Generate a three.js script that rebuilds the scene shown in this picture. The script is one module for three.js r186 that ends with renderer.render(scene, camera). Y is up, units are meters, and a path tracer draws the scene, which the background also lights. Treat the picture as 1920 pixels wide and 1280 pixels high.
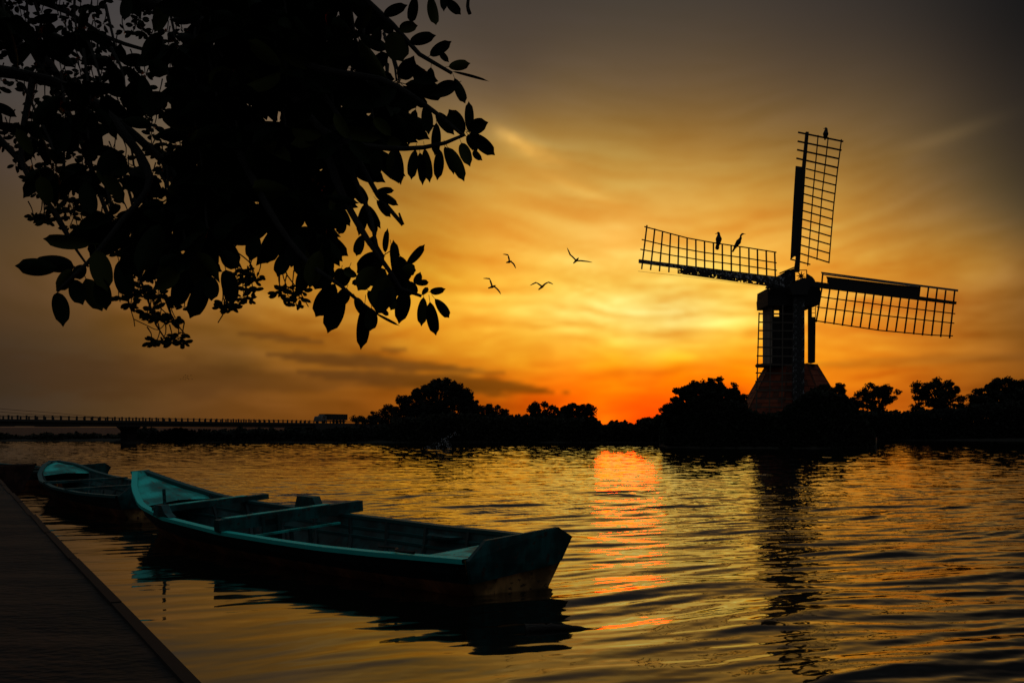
import * as THREE from 'three';
import { MarchingCubes } from 'three/addons/objects/MarchingCubes.js';
import { mergeGeometries } from 'three/addons/utils/BufferGeometryUtils.js';

// ------------------------------------------------------------------ camera
const F = 2000, CX = 960, HY = 800, EYE = 1.9;          // focal length and horizon in pixels of a 1920 x 1280 frame
const scene = new THREE.Scene();
const camera = new THREE.PerspectiveCamera(2 * Math.atan(640 / F) * 180 / Math.PI, 1920 / 1280, 0.1, 6000);
camera.position.set(0, EYE, 0);
camera.lookAt(0, EYE, -10);
camera.setViewOffset(1920, 1280, 0, 640 - HY, 1920, 1280);

// ------------------------------------------------------------------ random, noise
function rng(seed) { let a = seed >>> 0; return () => { a = (a + 0x6D2B79F5) | 0; let t = Math.imul(a ^ (a >>> 15), 1 | a); t = (t + Math.imul(t ^ (t >>> 7), 61 | t)) ^ t; return ((t ^ (t >>> 14)) >>> 0) / 4294967296; }; }
const hash2 = (x, y, s = 0) => { let h = Math.imul(x | 0, 374761393) ^ Math.imul(y | 0, 668265263) ^ Math.imul(s | 0, 2147483647 - 97); h = Math.imul(h ^ (h >>> 13), 1274126177); h ^= h >>> 16; return (h >>> 0) / 4294967296; };
function vnoise(x, y, s = 0) { const i = Math.floor(x), j = Math.floor(y); let u = x - i, v = y - j; u = u * u * u * (u * (u * 6 - 15) + 10); v = v * v * v * (v * (v * 6 - 15) + 10);
  const a = hash2(i, j, s), b = hash2(i + 1, j, s), c = hash2(i, j + 1, s), d = hash2(i + 1, j + 1, s); return a + (b - a) * u + (c - a) * v + (a - b - c + d) * u * v; }
function fbm(x, y, o = 4, s = 0) { let a = 0.5, r = 0, n = 0; for (let k = 0; k < o; k++) { r += a * vnoise(x, y, s + k); n += a; a *= 0.5; x *= 2.03; y *= 2.03; } return r / n; }
const lerp = (a, b, t) => a + (b - a) * t, clamp = (x, a = 0, b = 1) => Math.min(b, Math.max(a, x));
const smooth = (a, b, x) => { const t = clamp((x - a) / (b - a)); return t * t * (3 - 2 * t); };
const s2l = c => c <= 0.04045 ? c / 12.92 : Math.pow((c + 0.055) / 1.055, 2.4);
const V = (x, y, z) => new THREE.Vector3(x, y, z);
const at = (px, py, d) => V((px - CX) / F * d, EYE - (py - HY) / F * d, -d);
const onWater = (px, py) => at(px, py, F * EYE / (py - HY));
function poly(pts, x) { if (x <= pts[0][0]) return pts[0][1]; for (let i = 1; i < pts.length; i++) if (x <= pts[i][0]) return lerp(pts[i - 1][1], pts[i][1], (x - pts[i - 1][0]) / (pts[i][0] - pts[i - 1][0])); return pts[pts.length - 1][1]; }

// ------------------------------------------------------------------ sky: a dusk sky computed by direction
function makeSky() {
  // tones of the dusk sky (azimuth and height in units of 1/2000 rad from the view axis and horizon; sRGB)
  const C = [
    [-30, 20, 62, 60, 62], [150, 20, 66, 62, 62], [400, 20, 72, 66, 62], [700, 20, 74, 66, 60], [950, 20, 74, 64, 55], [1200, 20, 76, 66, 55], [1500, 20, 66, 57, 49], [1750, 20, 46, 41, 37], [1950, 20, 25, 24, 24],
    [0, 160, 72, 66, 62], [250, 160, 86, 78, 70], [600, 160, 96, 80, 64], [950, 160, 104, 84, 60], [1200, 160, 114, 91, 61], [1500, 160, 98, 78, 54], [1750, 160, 72, 59, 45], [1950, 160, 40, 35, 31],
    [0, 300, 76, 62, 50], [250, 300, 104, 84, 60], [600, 300, 145, 112, 66], [800, 300, 165, 128, 68], [960, 300, 196, 152, 80], [1170, 300, 186, 144, 76], [1450, 300, 164, 124, 64], [1700, 300, 124, 96, 56], [1860, 300, 76, 62, 42], [1940, 300, 58, 48, 36],
    [0, 400, 82, 64, 44], [250, 400, 112, 84, 50], [600, 400, 160, 120, 58], [850, 400, 208, 154, 68], [1000, 400, 234, 178, 88], [1155, 395, 232, 178, 92], [1155, 445, 254, 194, 102], [1400, 400, 224, 166, 78], [1550, 400, 200, 146, 68], [1700, 400, 160, 116, 58], [1855, 390, 108, 84, 48], [1940, 400, 82, 66, 42],
    [0, 500, 92, 68, 42], [250, 500, 128, 90, 46], [550, 500, 170, 120, 46], [800, 500, 214, 152, 48], [950, 500, 254, 194, 84], [1100, 500, 255, 210, 110], [1300, 500, 255, 208, 106], [1450, 500, 248, 182, 78], [1600, 500, 222, 154, 60], [1750, 500, 194, 136, 56], [1855, 500, 172, 122, 54], [1950, 500, 130, 92, 44],
    [0, 600, 80, 58, 36], [250, 600, 122, 82, 34], [500, 600, 168, 112, 34], [750, 600, 222, 148, 34], [900, 600, 250, 178, 48], [1050, 600, 255, 206, 78], [1180, 600, 255, 224, 104], [1270, 600, 255, 232, 122], [1380, 600, 255, 212, 82], [1500, 600, 250, 178, 54], [1650, 600, 224, 148, 42], [1800, 600, 182, 118, 38], [1940, 600, 124, 80, 30],
    [0, 680, 64, 50, 37], [200, 680, 84, 60, 34], [450, 680, 112, 74, 30], [700, 680, 162, 100, 24], [850, 680, 210, 130, 22], [1000, 680, 240, 152, 24], [1150, 680, 255, 158, 18], [1270, 680, 255, 160, 14], [1380, 680, 255, 144, 10], [1500, 680, 248, 148, 18], [1650, 680, 228, 132, 20], [1800, 680, 184, 108, 24], [1940, 680, 136, 82, 24],
    [0, 740, 62, 49, 37], [200, 740, 84, 59, 33], [450, 740, 116, 72, 26], [700, 740, 144, 80, 16], [850, 740, 172, 88, 10], [1000, 740, 228, 98, 4], [1090, 740, 255, 108, 2], [1150, 740, 255, 116, 3], [1230, 740, 255, 94, 2], [1330, 740, 252, 96, 3], [1500, 740, 232, 112, 9], [1650, 740, 210, 108, 14], [1800, 740, 172, 92, 18], [1940, 740, 130, 72, 18],
    [0, 800, 66, 51, 37], [200, 800, 86, 61, 34], [450, 800, 112, 68, 26], [700, 800, 130, 70, 14], [850, 800, 158, 76, 8], [1000, 800, 198, 84, 4], [1090, 800, 250, 92, 2], [1150, 800, 255, 84, 2], [1230, 800, 252, 74, 2], [1330, 800, 240, 82, 4], [1500, 800, 214, 92, 8], [1700, 800, 180, 86, 13], [1940, 800, 118, 62, 16],
    [-350, 300, 58, 50, 44], [-350, 650, 52, 40, 33], [-350, 850, 46, 36, 30], [2300, 300, 46, 40, 36], [2300, 650, 64, 46, 30], [2300, 850, 58, 40, 25], [400, -250, 60, 58, 59], [960, -250, 62, 59, 58], [1500, -250, 56, 53, 51], [-350, -250, 50, 51, 54], [2300, -250, 44, 44, 45], [960, 900, 170, 78, 8], [400, 900, 90, 54, 22], [1500, 900, 170, 78, 10],
  ];
  const ang = C.map(([px, py]) => { const a = Math.atan((px - CX) / F); return [a, Math.atan((HY - py) / F * Math.cos(a))]; });
  const n = C.length, S = 9;                                        // thin-plate spline through the tones
  const phi = r2 => r2 < 1e-12 ? 0 : 0.5 * r2 * Math.log(r2);
  const N = n + 3, A = [];
  for (let i = 0; i < N; i++) A.push(new Float64Array(N + 3));
  for (let i = 0; i < n; i++) {
    for (let j = 0; j < n; j++) { const dx = (ang[i][0] - ang[j][0]) * S, dy = (ang[i][1] - ang[j][1]) * S; A[i][j] = phi(dx * dx + dy * dy); }
    A[i][i] += 0.012;
    const q = [1, ang[i][0] * S, ang[i][1] * S]; for (let k = 0; k < 3; k++) { A[i][n + k] = q[k]; A[n + k][i] = q[k]; }
    for (let k = 0; k < 3; k++) A[i][N + k] = C[i][2 + k] / 255;
  }
  for (let c = 0; c < N; c++) { let p = c; for (let r = c + 1; r < N; r++) if (Math.abs(A[r][c]) > Math.abs(A[p][c])) p = r; [A[c], A[p]] = [A[p], A[c]];
    for (let r = 0; r < N; r++) if (r !== c) { const f = A[r][c] / A[c][c]; if (f) for (let k = c; k < N + 3; k++) A[r][k] -= f * A[c][k]; } }
  const w = A.map((row, i) => [row[N] / row[i], row[N + 1] / row[i], row[N + 2] / row[i]]);
  const W = 2048, Hh = 1024, data = new Float32Array(W * Hh * 4), sunA = Math.atan(173 / F), sunE = 0.006;
  const zen = [104, 116, 122], back = [36, 35, 38], hor = [58, 47, 39];
  for (let j = 0; j < Hh; j++) {
    const el = ((j + 0.5) / Hh - 0.5) * Math.PI;
    for (let i = 0; i < W; i++) {
      let az = ((i + 0.5) / W - 0.25) * 2 * Math.PI; if (az > Math.PI) az -= 2 * Math.PI;
      const e = Math.max(el, -0.03), t = clamp(e / 1.35), aa = Math.abs(az);
      const bh = smooth(0.6, 2.4, aa), g = [0, 1, 2].map(k => lerp(lerp(hor[k], back[k], bh), zen[k], Math.pow(t, 1.25)) / 255);
      const k = (1 - smooth(0.50, 0.80, aa)) * (1 - smooth(0.44, 0.85, e)) ;
      let c = g;
      if (k > 0) {
        const x = az * S, y = e * S; let r = [w[n][0] + w[n + 1][0] * x + w[n + 2][0] * y, w[n][1] + w[n + 1][1] * x + w[n + 2][1] * y, w[n][2] + w[n + 1][2] * x + w[n + 2][2] * y];
        for (let q = 0; q < n; q++) { const dx = x - ang[q][0] * S, dy = y - ang[q][1] * S, f = phi(dx * dx + dy * dy); r[0] += w[q][0] * f; r[1] += w[q][1] * f; r[2] += w[q][2] * f; }
        // cirrus: streaks that fan out from the bright part and lie flat low down
        const u = az * F + CX, v = HY - e * F;
        const fan = smooth(700, 240, v) * 0.26, vee = Math.sqrt((u - 1330) * (u - 1330) + 260 * 260) - 260;
        const sx = u, sy = v + fan * vee;
        const wob = fbm(sx / 300, sy / 120, 3, 40) * 60;
        const st = fbm(sx / 210, (sy + wob) / 26, 5, 3) - 0.5, st2 = fbm(sx / 90, (sy + wob) / 13, 4, 17) - 0.5, big = fbm(sx / 420, (sy + wob) / 90, 3, 71) - 0.5;
        const lum = 0.3 * r[0] + 0.6 * r[1] + 0.1 * r[2], amp = smooth(0.14, 0.55, lum);
        const low = smooth(420, 600, v); let m = 1 + amp * ((0.20 + 0.20 * low) * st + (0.18 + 0.28 * low) * st2 + 0.16 * big) * lerp(0.5, 1.1, smooth(150, 400, v));
        r[1] *= 1 - 0.035 * smooth(0.22, 0.6, lum); r[2] *= 1 - 0.2 * smooth(0.3, 0.6, lum) * smooth(600, 520, v) * smooth(150, 260, v);
        const wisp = (cx, cy, rx, ry, rot) => { const dx = u - cx, dy = v - cy, a = (dx * Math.cos(rot) + dy * Math.sin(rot)) / rx, b = (-dx * Math.sin(rot) + dy * Math.cos(rot)) / ry; return Math.exp(-(a * a + b * b)); };
        const glow = 0.16 * (wisp(990, 288, 58, 15, 0.38) + 0.6 * wisp(955, 268, 40, 11, 0.5)) * (0.3 + 1.4 * fbm(sx / 26, sy / 9, 4, 9)) + 0.07 * wisp(1740, 305, 80, 12, -0.25) + 0.05 * wisp(1080, 360, 90, 10, 0.4);
        // the long dark cloud banks low on the left
        const edge = (fbm(u / 55, v / 12, 4, 33) - 0.5);
        const bank = (x0, x1, yc, h, tilt) => { const q = (u - x0) / (x1 - x0); if (q < -0.1 || q > 1.1) return 0; const cy = yc + tilt * (u - x0), hh = h * Math.pow(Math.max(0, Math.sin(Math.PI * clamp(q))), 0.7); return smooth(1.25, 0.55, Math.abs(v - cy) / Math.max(hh, 0.5) + edge * 1.1); };
        const dark = Math.max(bank(510, 900, 668, 15, 0.07), bank(560, 1045, 698, 20, 0.075), 0.8 * bank(455, 605, 630, 7, 0.09), 0.7 * bank(715, 765, 657, 5, 0), 0.5 * bank(-900, 760, 694, 40, 0.015), 0.6 * bank(760, 940, 690, 8, 0.05), 0.3 * bank(1420, 2000, 690, 9, -0.02));
        const dk = dark * 0.5;
        r = r.map((q, z) => Math.max(0.01, q * (z === 0 ? lerp(1, m, lerp(0.8, 0.3, smooth(0.3, 0.65, lum))) : z === 1 ? lerp(1, m, 0.92) : m * m) + glow * [0.9, 0.72, 0.4][z]));
        const dc = [0.40, 0.24, 0.10].map((q, z) => Math.min(r[z], q * (0.55 + 0.6 * lum)));
        r = r.map((q, z) => lerp(q, dc[z], dk * 1.25));
        const sd = Math.hypot(az - sunA, (e - sunE) * 1.1) * F; r[0] += 0.12 * Math.exp(-sd / 30); r[1] += 0.13 * Math.exp(-sd / 26); r[2] += 0.02 * Math.exp(-sd / 14);
        c = [0, 1, 2].map(z => lerp(g[z], r[z], k));
      }
      if (el < 0) { const f = 1 - 0.6 * smooth(0, -0.2, el); c = c.map(q => q * f); }
      const o = (j * W + i) * 4; for (let z = 0; z < 3; z++) data[o + z] = s2l(clamp(c[z], 0, 1.15)); data[o + 3] = 1;
    }
  }
  const tx = new THREE.DataTexture(data, W, Hh, THREE.RGBAFormat, THREE.FloatType);
  tx.mapping = THREE.EquirectangularReflectionMapping; tx.colorSpace = THREE.LinearSRGBColorSpace; tx.magFilter = THREE.LinearFilter; tx.minFilter = THREE.LinearFilter; tx.wrapS = THREE.RepeatWrapping; tx.needsUpdate = true;
  return tx;
}
const sky = makeSky(); scene.background = sky; scene.environment = sky;

// the sun, sitting in the tree line
const sun = new THREE.DirectionalLight(new THREE.Color(1, 0.022, 0.0005), 0.12);
sun.shadow.radius = 9;                                             // low sun spread out by the haze
sun.position.set(205, 26, -2000).setLength(400); sun.target.position.set(0, 0, 0);
sun.castShadow = true; Object.assign(sun.shadow.camera, { left: -120, right: 120, top: 60, bottom: -60, near: 1, far: 900 }); sun.shadow.mapSize.set(2048, 2048);
scene.add(sun, sun.target);

const renderer = new THREE.WebGLRenderer({ antialias: true });
renderer.setSize(1024, 682); renderer.toneMapping = THREE.LinearToneMapping; renderer.toneMappingExposure = 1; renderer.outputColorSpace = THREE.SRGBColorSpace; renderer.shadowMap.enabled = true;

// ------------------------------------------------------------------ materials
function tex(w, h, f, srgb = true, rx = 1, ry = 1) {
  const d = new Uint8Array(w * h * 4); for (let j = 0; j < h; j++) for (let i = 0; i < w; i++) { const c = f(i / w, j / h, i, j), o = (j * w + i) * 4; for (let k = 0; k < 3; k++) d[o + k] = clamp(c[k]) * 255; d[o + 3] = 255; }
  const t = new THREE.DataTexture(d, w, h, THREE.RGBAFormat); t.wrapS = t.wrapT = THREE.RepeatWrapping; t.magFilter = THREE.LinearFilter; t.minFilter = THREE.LinearMipmapLinearFilter; t.generateMipmaps = true; t.repeat.set(rx, ry); if (srgb) t.colorSpace = THREE.SRGBColorSpace; t.needsUpdate = true; return t;
}
const tileF = (u, v, fx, fy, o, s) => { // tileable noise by cross-fading the edges
  const a = fbm(u * fx, v * fy, o, s), b = fbm((u - 1) * fx, v * fy, o, s), c = fbm(u * fx, (v - 1) * fy, o, s), d = fbm((u - 1) * fx, (v - 1) * fy, o, s); return lerp(lerp(a, b, smooth(0.7, 1, u)), lerp(c, d, smooth(0.7, 1, u)), smooth(0.7, 1, v)); };
const l2s = c => c <= 0.0031308 ? c * 12.92 : 1.055 * Math.pow(c, 1 / 2.4) - 0.055;
const toS = a => a.map(l2s);
const mat = (c, r = 0.8, o = {}) => new THREE.MeshStandardMaterial({ color: new THREE.Color().setRGB(...c), roughness: r, side: THREE.DoubleSide, ...o });
const woodBump = tex(256, 256, (u, v) => { const q = tileF(u, v, 30, 3, 4, 5); return [q, q, q]; }, false);
const paintTex = (base, worn, amt, s) => tex(512, 512, (u, v) => { const g = tileF(u, v, 5, 5, 5, s), st = tileF(u, v, 40, 4, 3, s + 9), chip = smooth(amt, amt + 0.04, tileF(u, v, 16, 16, 5, s + 21)); const k = 0.42 + 1.15 * smooth(0.25, 0.75, g) * (0.55 + 0.75 * st); return toS(base.map((b, z) => lerp(b * k, worn[z], chip))); });
const M = {};
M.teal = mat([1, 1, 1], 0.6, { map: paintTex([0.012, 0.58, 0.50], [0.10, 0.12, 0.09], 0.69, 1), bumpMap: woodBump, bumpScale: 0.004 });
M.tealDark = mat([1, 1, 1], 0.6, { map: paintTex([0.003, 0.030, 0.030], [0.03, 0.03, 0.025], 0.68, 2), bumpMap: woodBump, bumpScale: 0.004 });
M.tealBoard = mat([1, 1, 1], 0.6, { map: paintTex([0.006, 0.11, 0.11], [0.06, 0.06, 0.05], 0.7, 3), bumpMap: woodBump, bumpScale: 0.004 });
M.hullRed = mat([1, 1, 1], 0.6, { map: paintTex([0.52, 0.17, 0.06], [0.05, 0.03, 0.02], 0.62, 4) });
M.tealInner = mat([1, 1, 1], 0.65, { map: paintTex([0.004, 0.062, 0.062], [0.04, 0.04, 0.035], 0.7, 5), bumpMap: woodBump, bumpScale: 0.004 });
M.ochre = mat([1, 1, 1], 0.6, { map: paintTex([0.55, 0.30, 0.10], [0.12, 0.07, 0.03], 0.66, 14) });
M.brownHull = mat([1, 1, 1], 0.6, { map: paintTex([0.07, 0.03, 0.022], [0.03, 0.02, 0.015], 0.64, 6), bumpMap: woodBump, bumpScale: 0.004 });
M.darkWood = mat([0.035, 0.03, 0.026], 0.75, { bumpMap: woodBump, bumpScale: 0.01 });
M.peelFew = mat([1, 1, 1], 0.7, { map: tex(512, 512, (u, v) => { const f = smooth(0.67, 0.69, tileF(u, v, 34, 30, 5, 53) * 0.6 + tileF(u, v, 5, 5, 2, 63) * 0.45); return toS([0.04, 0.038, 0.036].map(b => lerp(b * (0.7 + 0.6 * tileF(u, v, 40, 8, 3, 7)), 0.6, f))); }) });
M.latticePale = mat([0.15, 0.12, 0.09], 0.8);
M.lattice = mat([0.03, 0.022, 0.018], 0.8);
M.holed = mat([0.04, 0.038, 0.036], 0.75, { transparent: true, alphaTest: 0.5, alphaMap: tex(512, 512, (u, v) => { const n = tileF(u, v, 22, 30, 4, 52) * 0.62 + tileF(u, v, 6, 5, 2, 62) * 0.4; const q = 1 - smooth(0.615, 0.63, n); return [q, q, q]; }, false, 0.3, 0.3) });
M.peel = mat([1, 1, 1], 0.7, { map: tex(512, 512, (u, v) => { const f = smooth(0.60, 0.63, tileF(u, v, 26, 9, 5, 51) * 0.6 + tileF(u, v, 5, 5, 2, 61) * 0.45); return toS([0.04, 0.038, 0.036].map(b => lerp(b * (0.7 + 0.6 * tileF(u, v, 40, 8, 3, 7)), 0.62, f))); }) });
M.greyBoard = mat([0.26, 0.25, 0.22], 0.85, { bumpMap: woodBump, bumpScale: 0.01 });
M.paleRail = mat([0.34, 0.30, 0.26], 0.8);
M.shingles = [mat([0.27, 0.052, 0.018], 0.85), mat([0.19, 0.04, 0.015], 0.85), mat([0.33, 0.068, 0.022], 0.85), mat([0.13, 0.04, 0.02], 0.85)];
M.concrete = mat([1, 1, 1], 0.85, { map: tex(512, 512, (u, v) => { const g = tileF(u, v, 4, 12, 5, 81), h = tileF(u, v, 40, 40, 3, 83); return toS([0.024, 0.0125, 0.0065].map(b => b * (0.1 + 1.9 * smooth(0.3, 0.75, g) + 1.0 * (h - 0.5)))); }), bumpMap: tex(512, 512, (u, v) => { const q = tileF(u, v, 40, 60, 4, 85) * 0.6 + 0.4 * tileF(u, v, 5, 9, 3, 86); return [q, q, q]; }, false), bumpScale: 0.03 });
M.coping = mat([0.015, 0.008, 0.005], 0.95);
M.bridge = mat([0.06, 0.055, 0.05], 0.9);
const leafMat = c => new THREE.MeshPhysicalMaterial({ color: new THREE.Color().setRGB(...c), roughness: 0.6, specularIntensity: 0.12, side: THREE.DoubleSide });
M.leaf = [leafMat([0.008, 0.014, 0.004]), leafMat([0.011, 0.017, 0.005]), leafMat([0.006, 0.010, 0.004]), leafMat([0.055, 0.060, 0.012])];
M.bark = mat([0.03, 0.024, 0.018], 0.9, { bumpMap: woodBump, bumpScale: 0.01 });
M.farLeaf = [mat([0.020, 0.022, 0.010], 0.9), mat([0.015, 0.017, 0.009], 0.9), mat([0.026, 0.025, 0.011], 0.9)];
M.bird = mat([0.015, 0.014, 0.014], 0.7);
M.earth = mat([0.03, 0.024, 0.016], 1);
M.water = new THREE.MeshPhysicalMaterial({ color: new THREE.Color().setRGB(0.006, 0.006, 0.004), roughness: 0.04, metalness: 0, ior: 1.36, side: THREE.DoubleSide });

// ------------------------------------------------------------------ builders
const names = {};
function numbered(n) { const k = names[n] = (names[n] ?? -1) + 1; return k ? `${n}_${String(k).padStart(3, '0')}` : n; }
function tag(o, label, category, group) { o.userData.label = label; if (category) o.userData.category = category; if (group) o.userData.group = group; return o; }
function shadow(o) { o.castShadow = o.receiveShadow = true; return o; }
function thing(name, label, category, p = V(0, 0, 0), turn = 0, group) { const o = new THREE.Group(); o.name = numbered(name); o.position.copy(p); o.rotation.y = turn; scene.add(o); return tag(o, label, category, group); }
function part(name, geo, m, parent, top = false) { const o = shadow(new THREE.Mesh(geo, m)); o.name = top ? numbered(name) : name; (parent ?? scene).add(o); return o; }
function struct(name, geo, m) { const o = part(name, geo, m, scene, true); o.userData.kind = 'structure'; return o; }
function uvBox(g, s = 1) { // uv in metres by the dominant side
  if (g.index) g = g.toNonIndexed(); g.computeVertexNormals(); const p = g.attributes.position, n = g.attributes.normal, uv = new Float32Array(p.count * 2);
  for (let i = 0; i < p.count; i++) { const ax = Math.abs(n.getX(i)), ay = Math.abs(n.getY(i)), az = Math.abs(n.getZ(i)); let u, v; if (ay >= ax && ay >= az) { u = p.getX(i); v = p.getZ(i); } else if (ax >= az) { u = p.getZ(i); v = p.getY(i); } else { u = p.getX(i); v = p.getY(i); } uv[2 * i] = u * s; uv[2 * i + 1] = v * s; }
  g.setAttribute('uv', new THREE.BufferAttribute(uv, 2)); return g;
}
function geoFrom(pos, idx) { const g = new THREE.BufferGeometry(); g.setAttribute('position', new THREE.BufferAttribute(new Float32Array(pos), 3)); if (idx) g.setIndex(idx); g.computeVertexNormals(); return g; }
function join(list) { return mergeGeometries(list.map(g => { const q = g.index ? g.toNonIndexed() : g.clone(); for (const k of Object.keys(q.attributes)) if (k !== 'position' && k !== 'normal') q.deleteAttribute(k); if (!q.attributes.normal) q.computeVertexNormals(); return q; })); }
function bar(a, b, w, t, up = V(0, 0, 1), w2 = w) { // a squared timber from a to b; t is its thickness along up, w across
  const y = b.clone().sub(a), L = y.length(); y.normalize(); const x = new THREE.Vector3().crossVectors(y, up).normalize(), z = new THREE.Vector3().crossVectors(x, y).normalize();
  const P = []; for (const [q, s, ww] of [[0, a, w], [1, b, w2]]) for (const [i, j] of [[-1, -1], [1, -1], [1, 1], [-1, 1]]) P.push(s.clone().addScaledVector(x, i * ww / 2).addScaledVector(z, j * t / 2));
  const I = [0, 1, 5, 0, 5, 4, 1, 2, 6, 1, 6, 5, 2, 3, 7, 2, 7, 6, 3, 0, 4, 3, 4, 7, 0, 3, 2, 0, 2, 1, 4, 5, 6, 4, 6, 7];
  const pos = []; for (const i of I) pos.push(P[i].x, P[i].y, P[i].z); return uvBox(geoFrom(pos));
}
function prism(pts, dir) { // closed solid: outline points (3-D, planar) swept along dir
  const n = pts.length, nrm = new THREE.Vector3(); for (let i = 0; i < n; i++) { const a = pts[i], b = pts[(i + 1) % n]; nrm.x += (a.y - b.y) * (a.z + b.z); nrm.y += (a.z - b.z) * (a.x + b.x); nrm.z += (a.x - b.x) * (a.y + b.y); } nrm.normalize();
  const ux = pts[1].clone().sub(pts[0]).normalize(), uy = new THREE.Vector3().crossVectors(nrm, ux);
  const tri = THREE.ShapeUtils.triangulateShape(pts.map(p => new THREE.Vector2(p.clone().sub(pts[0]).dot(ux), p.clone().sub(pts[0]).dot(uy))), []);
  const pos = [], add = (...q) => q.forEach(p => pos.push(p.x, p.y, p.z)), bk = pts.map(p => p.clone().add(dir));
  for (const [a, b, c] of tri) { add(pts[a], pts[b], pts[c]); add(bk[a], bk[c], bk[b]); }
  for (let i = 0; i < n; i++) { const j = (i + 1) % n; add(pts[i], bk[i], bk[j]); add(pts[i], bk[j], pts[j]); }
  return uvBox(geoFrom(pos));
}
function tube(pts, r0, r1, seg = 8, rad = 6, wob = 0) { // tapering limb along a smooth curve
  const c = new THREE.CatmullRomCurve3(pts), n = Math.max(2, seg), fr = c.computeFrenetFrames(n, false), pos = [], uv = [], idx = [];
  for (let i = 0; i <= n; i++) { const t = i / n, p = c.getPointAt(t), r = lerp(r0, r1, Math.pow(t, 0.8)) * (1 + wob * (hash2(i, 7) - 0.5)); for (let k = 0; k <= rad; k++) { const a = k / rad * Math.PI * 2; const q = p.clone().addScaledVector(fr.normals[i], Math.cos(a) * r).addScaledVector(fr.binormals[i], Math.sin(a) * r); pos.push(q.x, q.y, q.z); uv.push(k / rad, t * 6); } }
  for (let i = 0; i < n; i++) for (let k = 0; k < rad; k++) { const a = i * (rad + 1) + k, b = a + rad + 1; idx.push(a, b, a + 1, b, b + 1, a + 1); }
  const g = geoFrom(pos, idx); g.setAttribute('uv', new THREE.BufferAttribute(new Float32Array(uv), 2)); return g;
}
function blob(caps, res, pad = 0.15) { // one skin around tapered capsules [a, b, ra, rb], joined smoothly
  const bb = new THREE.Box3(); for (const [a, b, ra, rb] of caps) { bb.expandByPoint(a.clone().addScalar(ra)); bb.expandByPoint(a.clone().addScalar(-ra)); bb.expandByPoint(b.clone().addScalar(rb)); bb.expandByPoint(b.clone().addScalar(-rb)); }
  const c = bb.getCenter(new THREE.Vector3()), s = bb.getSize(new THREE.Vector3()); const h = Math.max(s.x, s.y, s.z) / 2 * (1 + pad), mc = new MarchingCubes(res, M.bird, false, false, 60000); mc.isolation = 0;
  const k = h * 0.06, p = new THREE.Vector3(), ab = new THREE.Vector3(), ap = new THREE.Vector3();
  for (let z = 0; z < res; z++) for (let y = 0; y < res; y++) for (let x = 0; x < res; x++) {
    p.set((x - res / 2) / (res / 2), (y - res / 2) / (res / 2), (z - res / 2) / (res / 2)).multiplyScalar(h).add(c); let d = 1e9;
    for (const [a, b, ra, rb, fz] of caps) { ab.subVectors(b, a); ap.subVectors(p, a); const l2 = ab.lengthSq(), t = l2 > 0 ? clamp(ap.dot(ab) / l2) : 0; ap.addScaledVector(ab, -t); if (fz) ap.z *= fz; const q = ap.length() - lerp(ra, rb, t), hh = clamp(0.5 + 0.5 * (d - q) / k); d = d > 1e8 ? q : lerp(d, q, hh) - k * hh * (1 - hh); }
    mc.field[x + y * res + z * res * res] = -d;
  }
  mc.update(); const cnt = mc.count, P = mc.positionArray.slice(0, cnt * 3), Nn = mc.normalArray.slice(0, cnt * 3); for (let i = 0; i < cnt; i++) { P[3 * i] = P[3 * i] * h + c.x; P[3 * i + 1] = P[3 * i + 1] * h + c.y; P[3 * i + 2] = P[3 * i + 2] * h + c.z; }
  const g = new THREE.BufferGeometry(); g.setAttribute('position', new THREE.BufferAttribute(P, 3)); g.setAttribute('normal', new THREE.BufferAttribute(Nn, 3)); return g;
}

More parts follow.
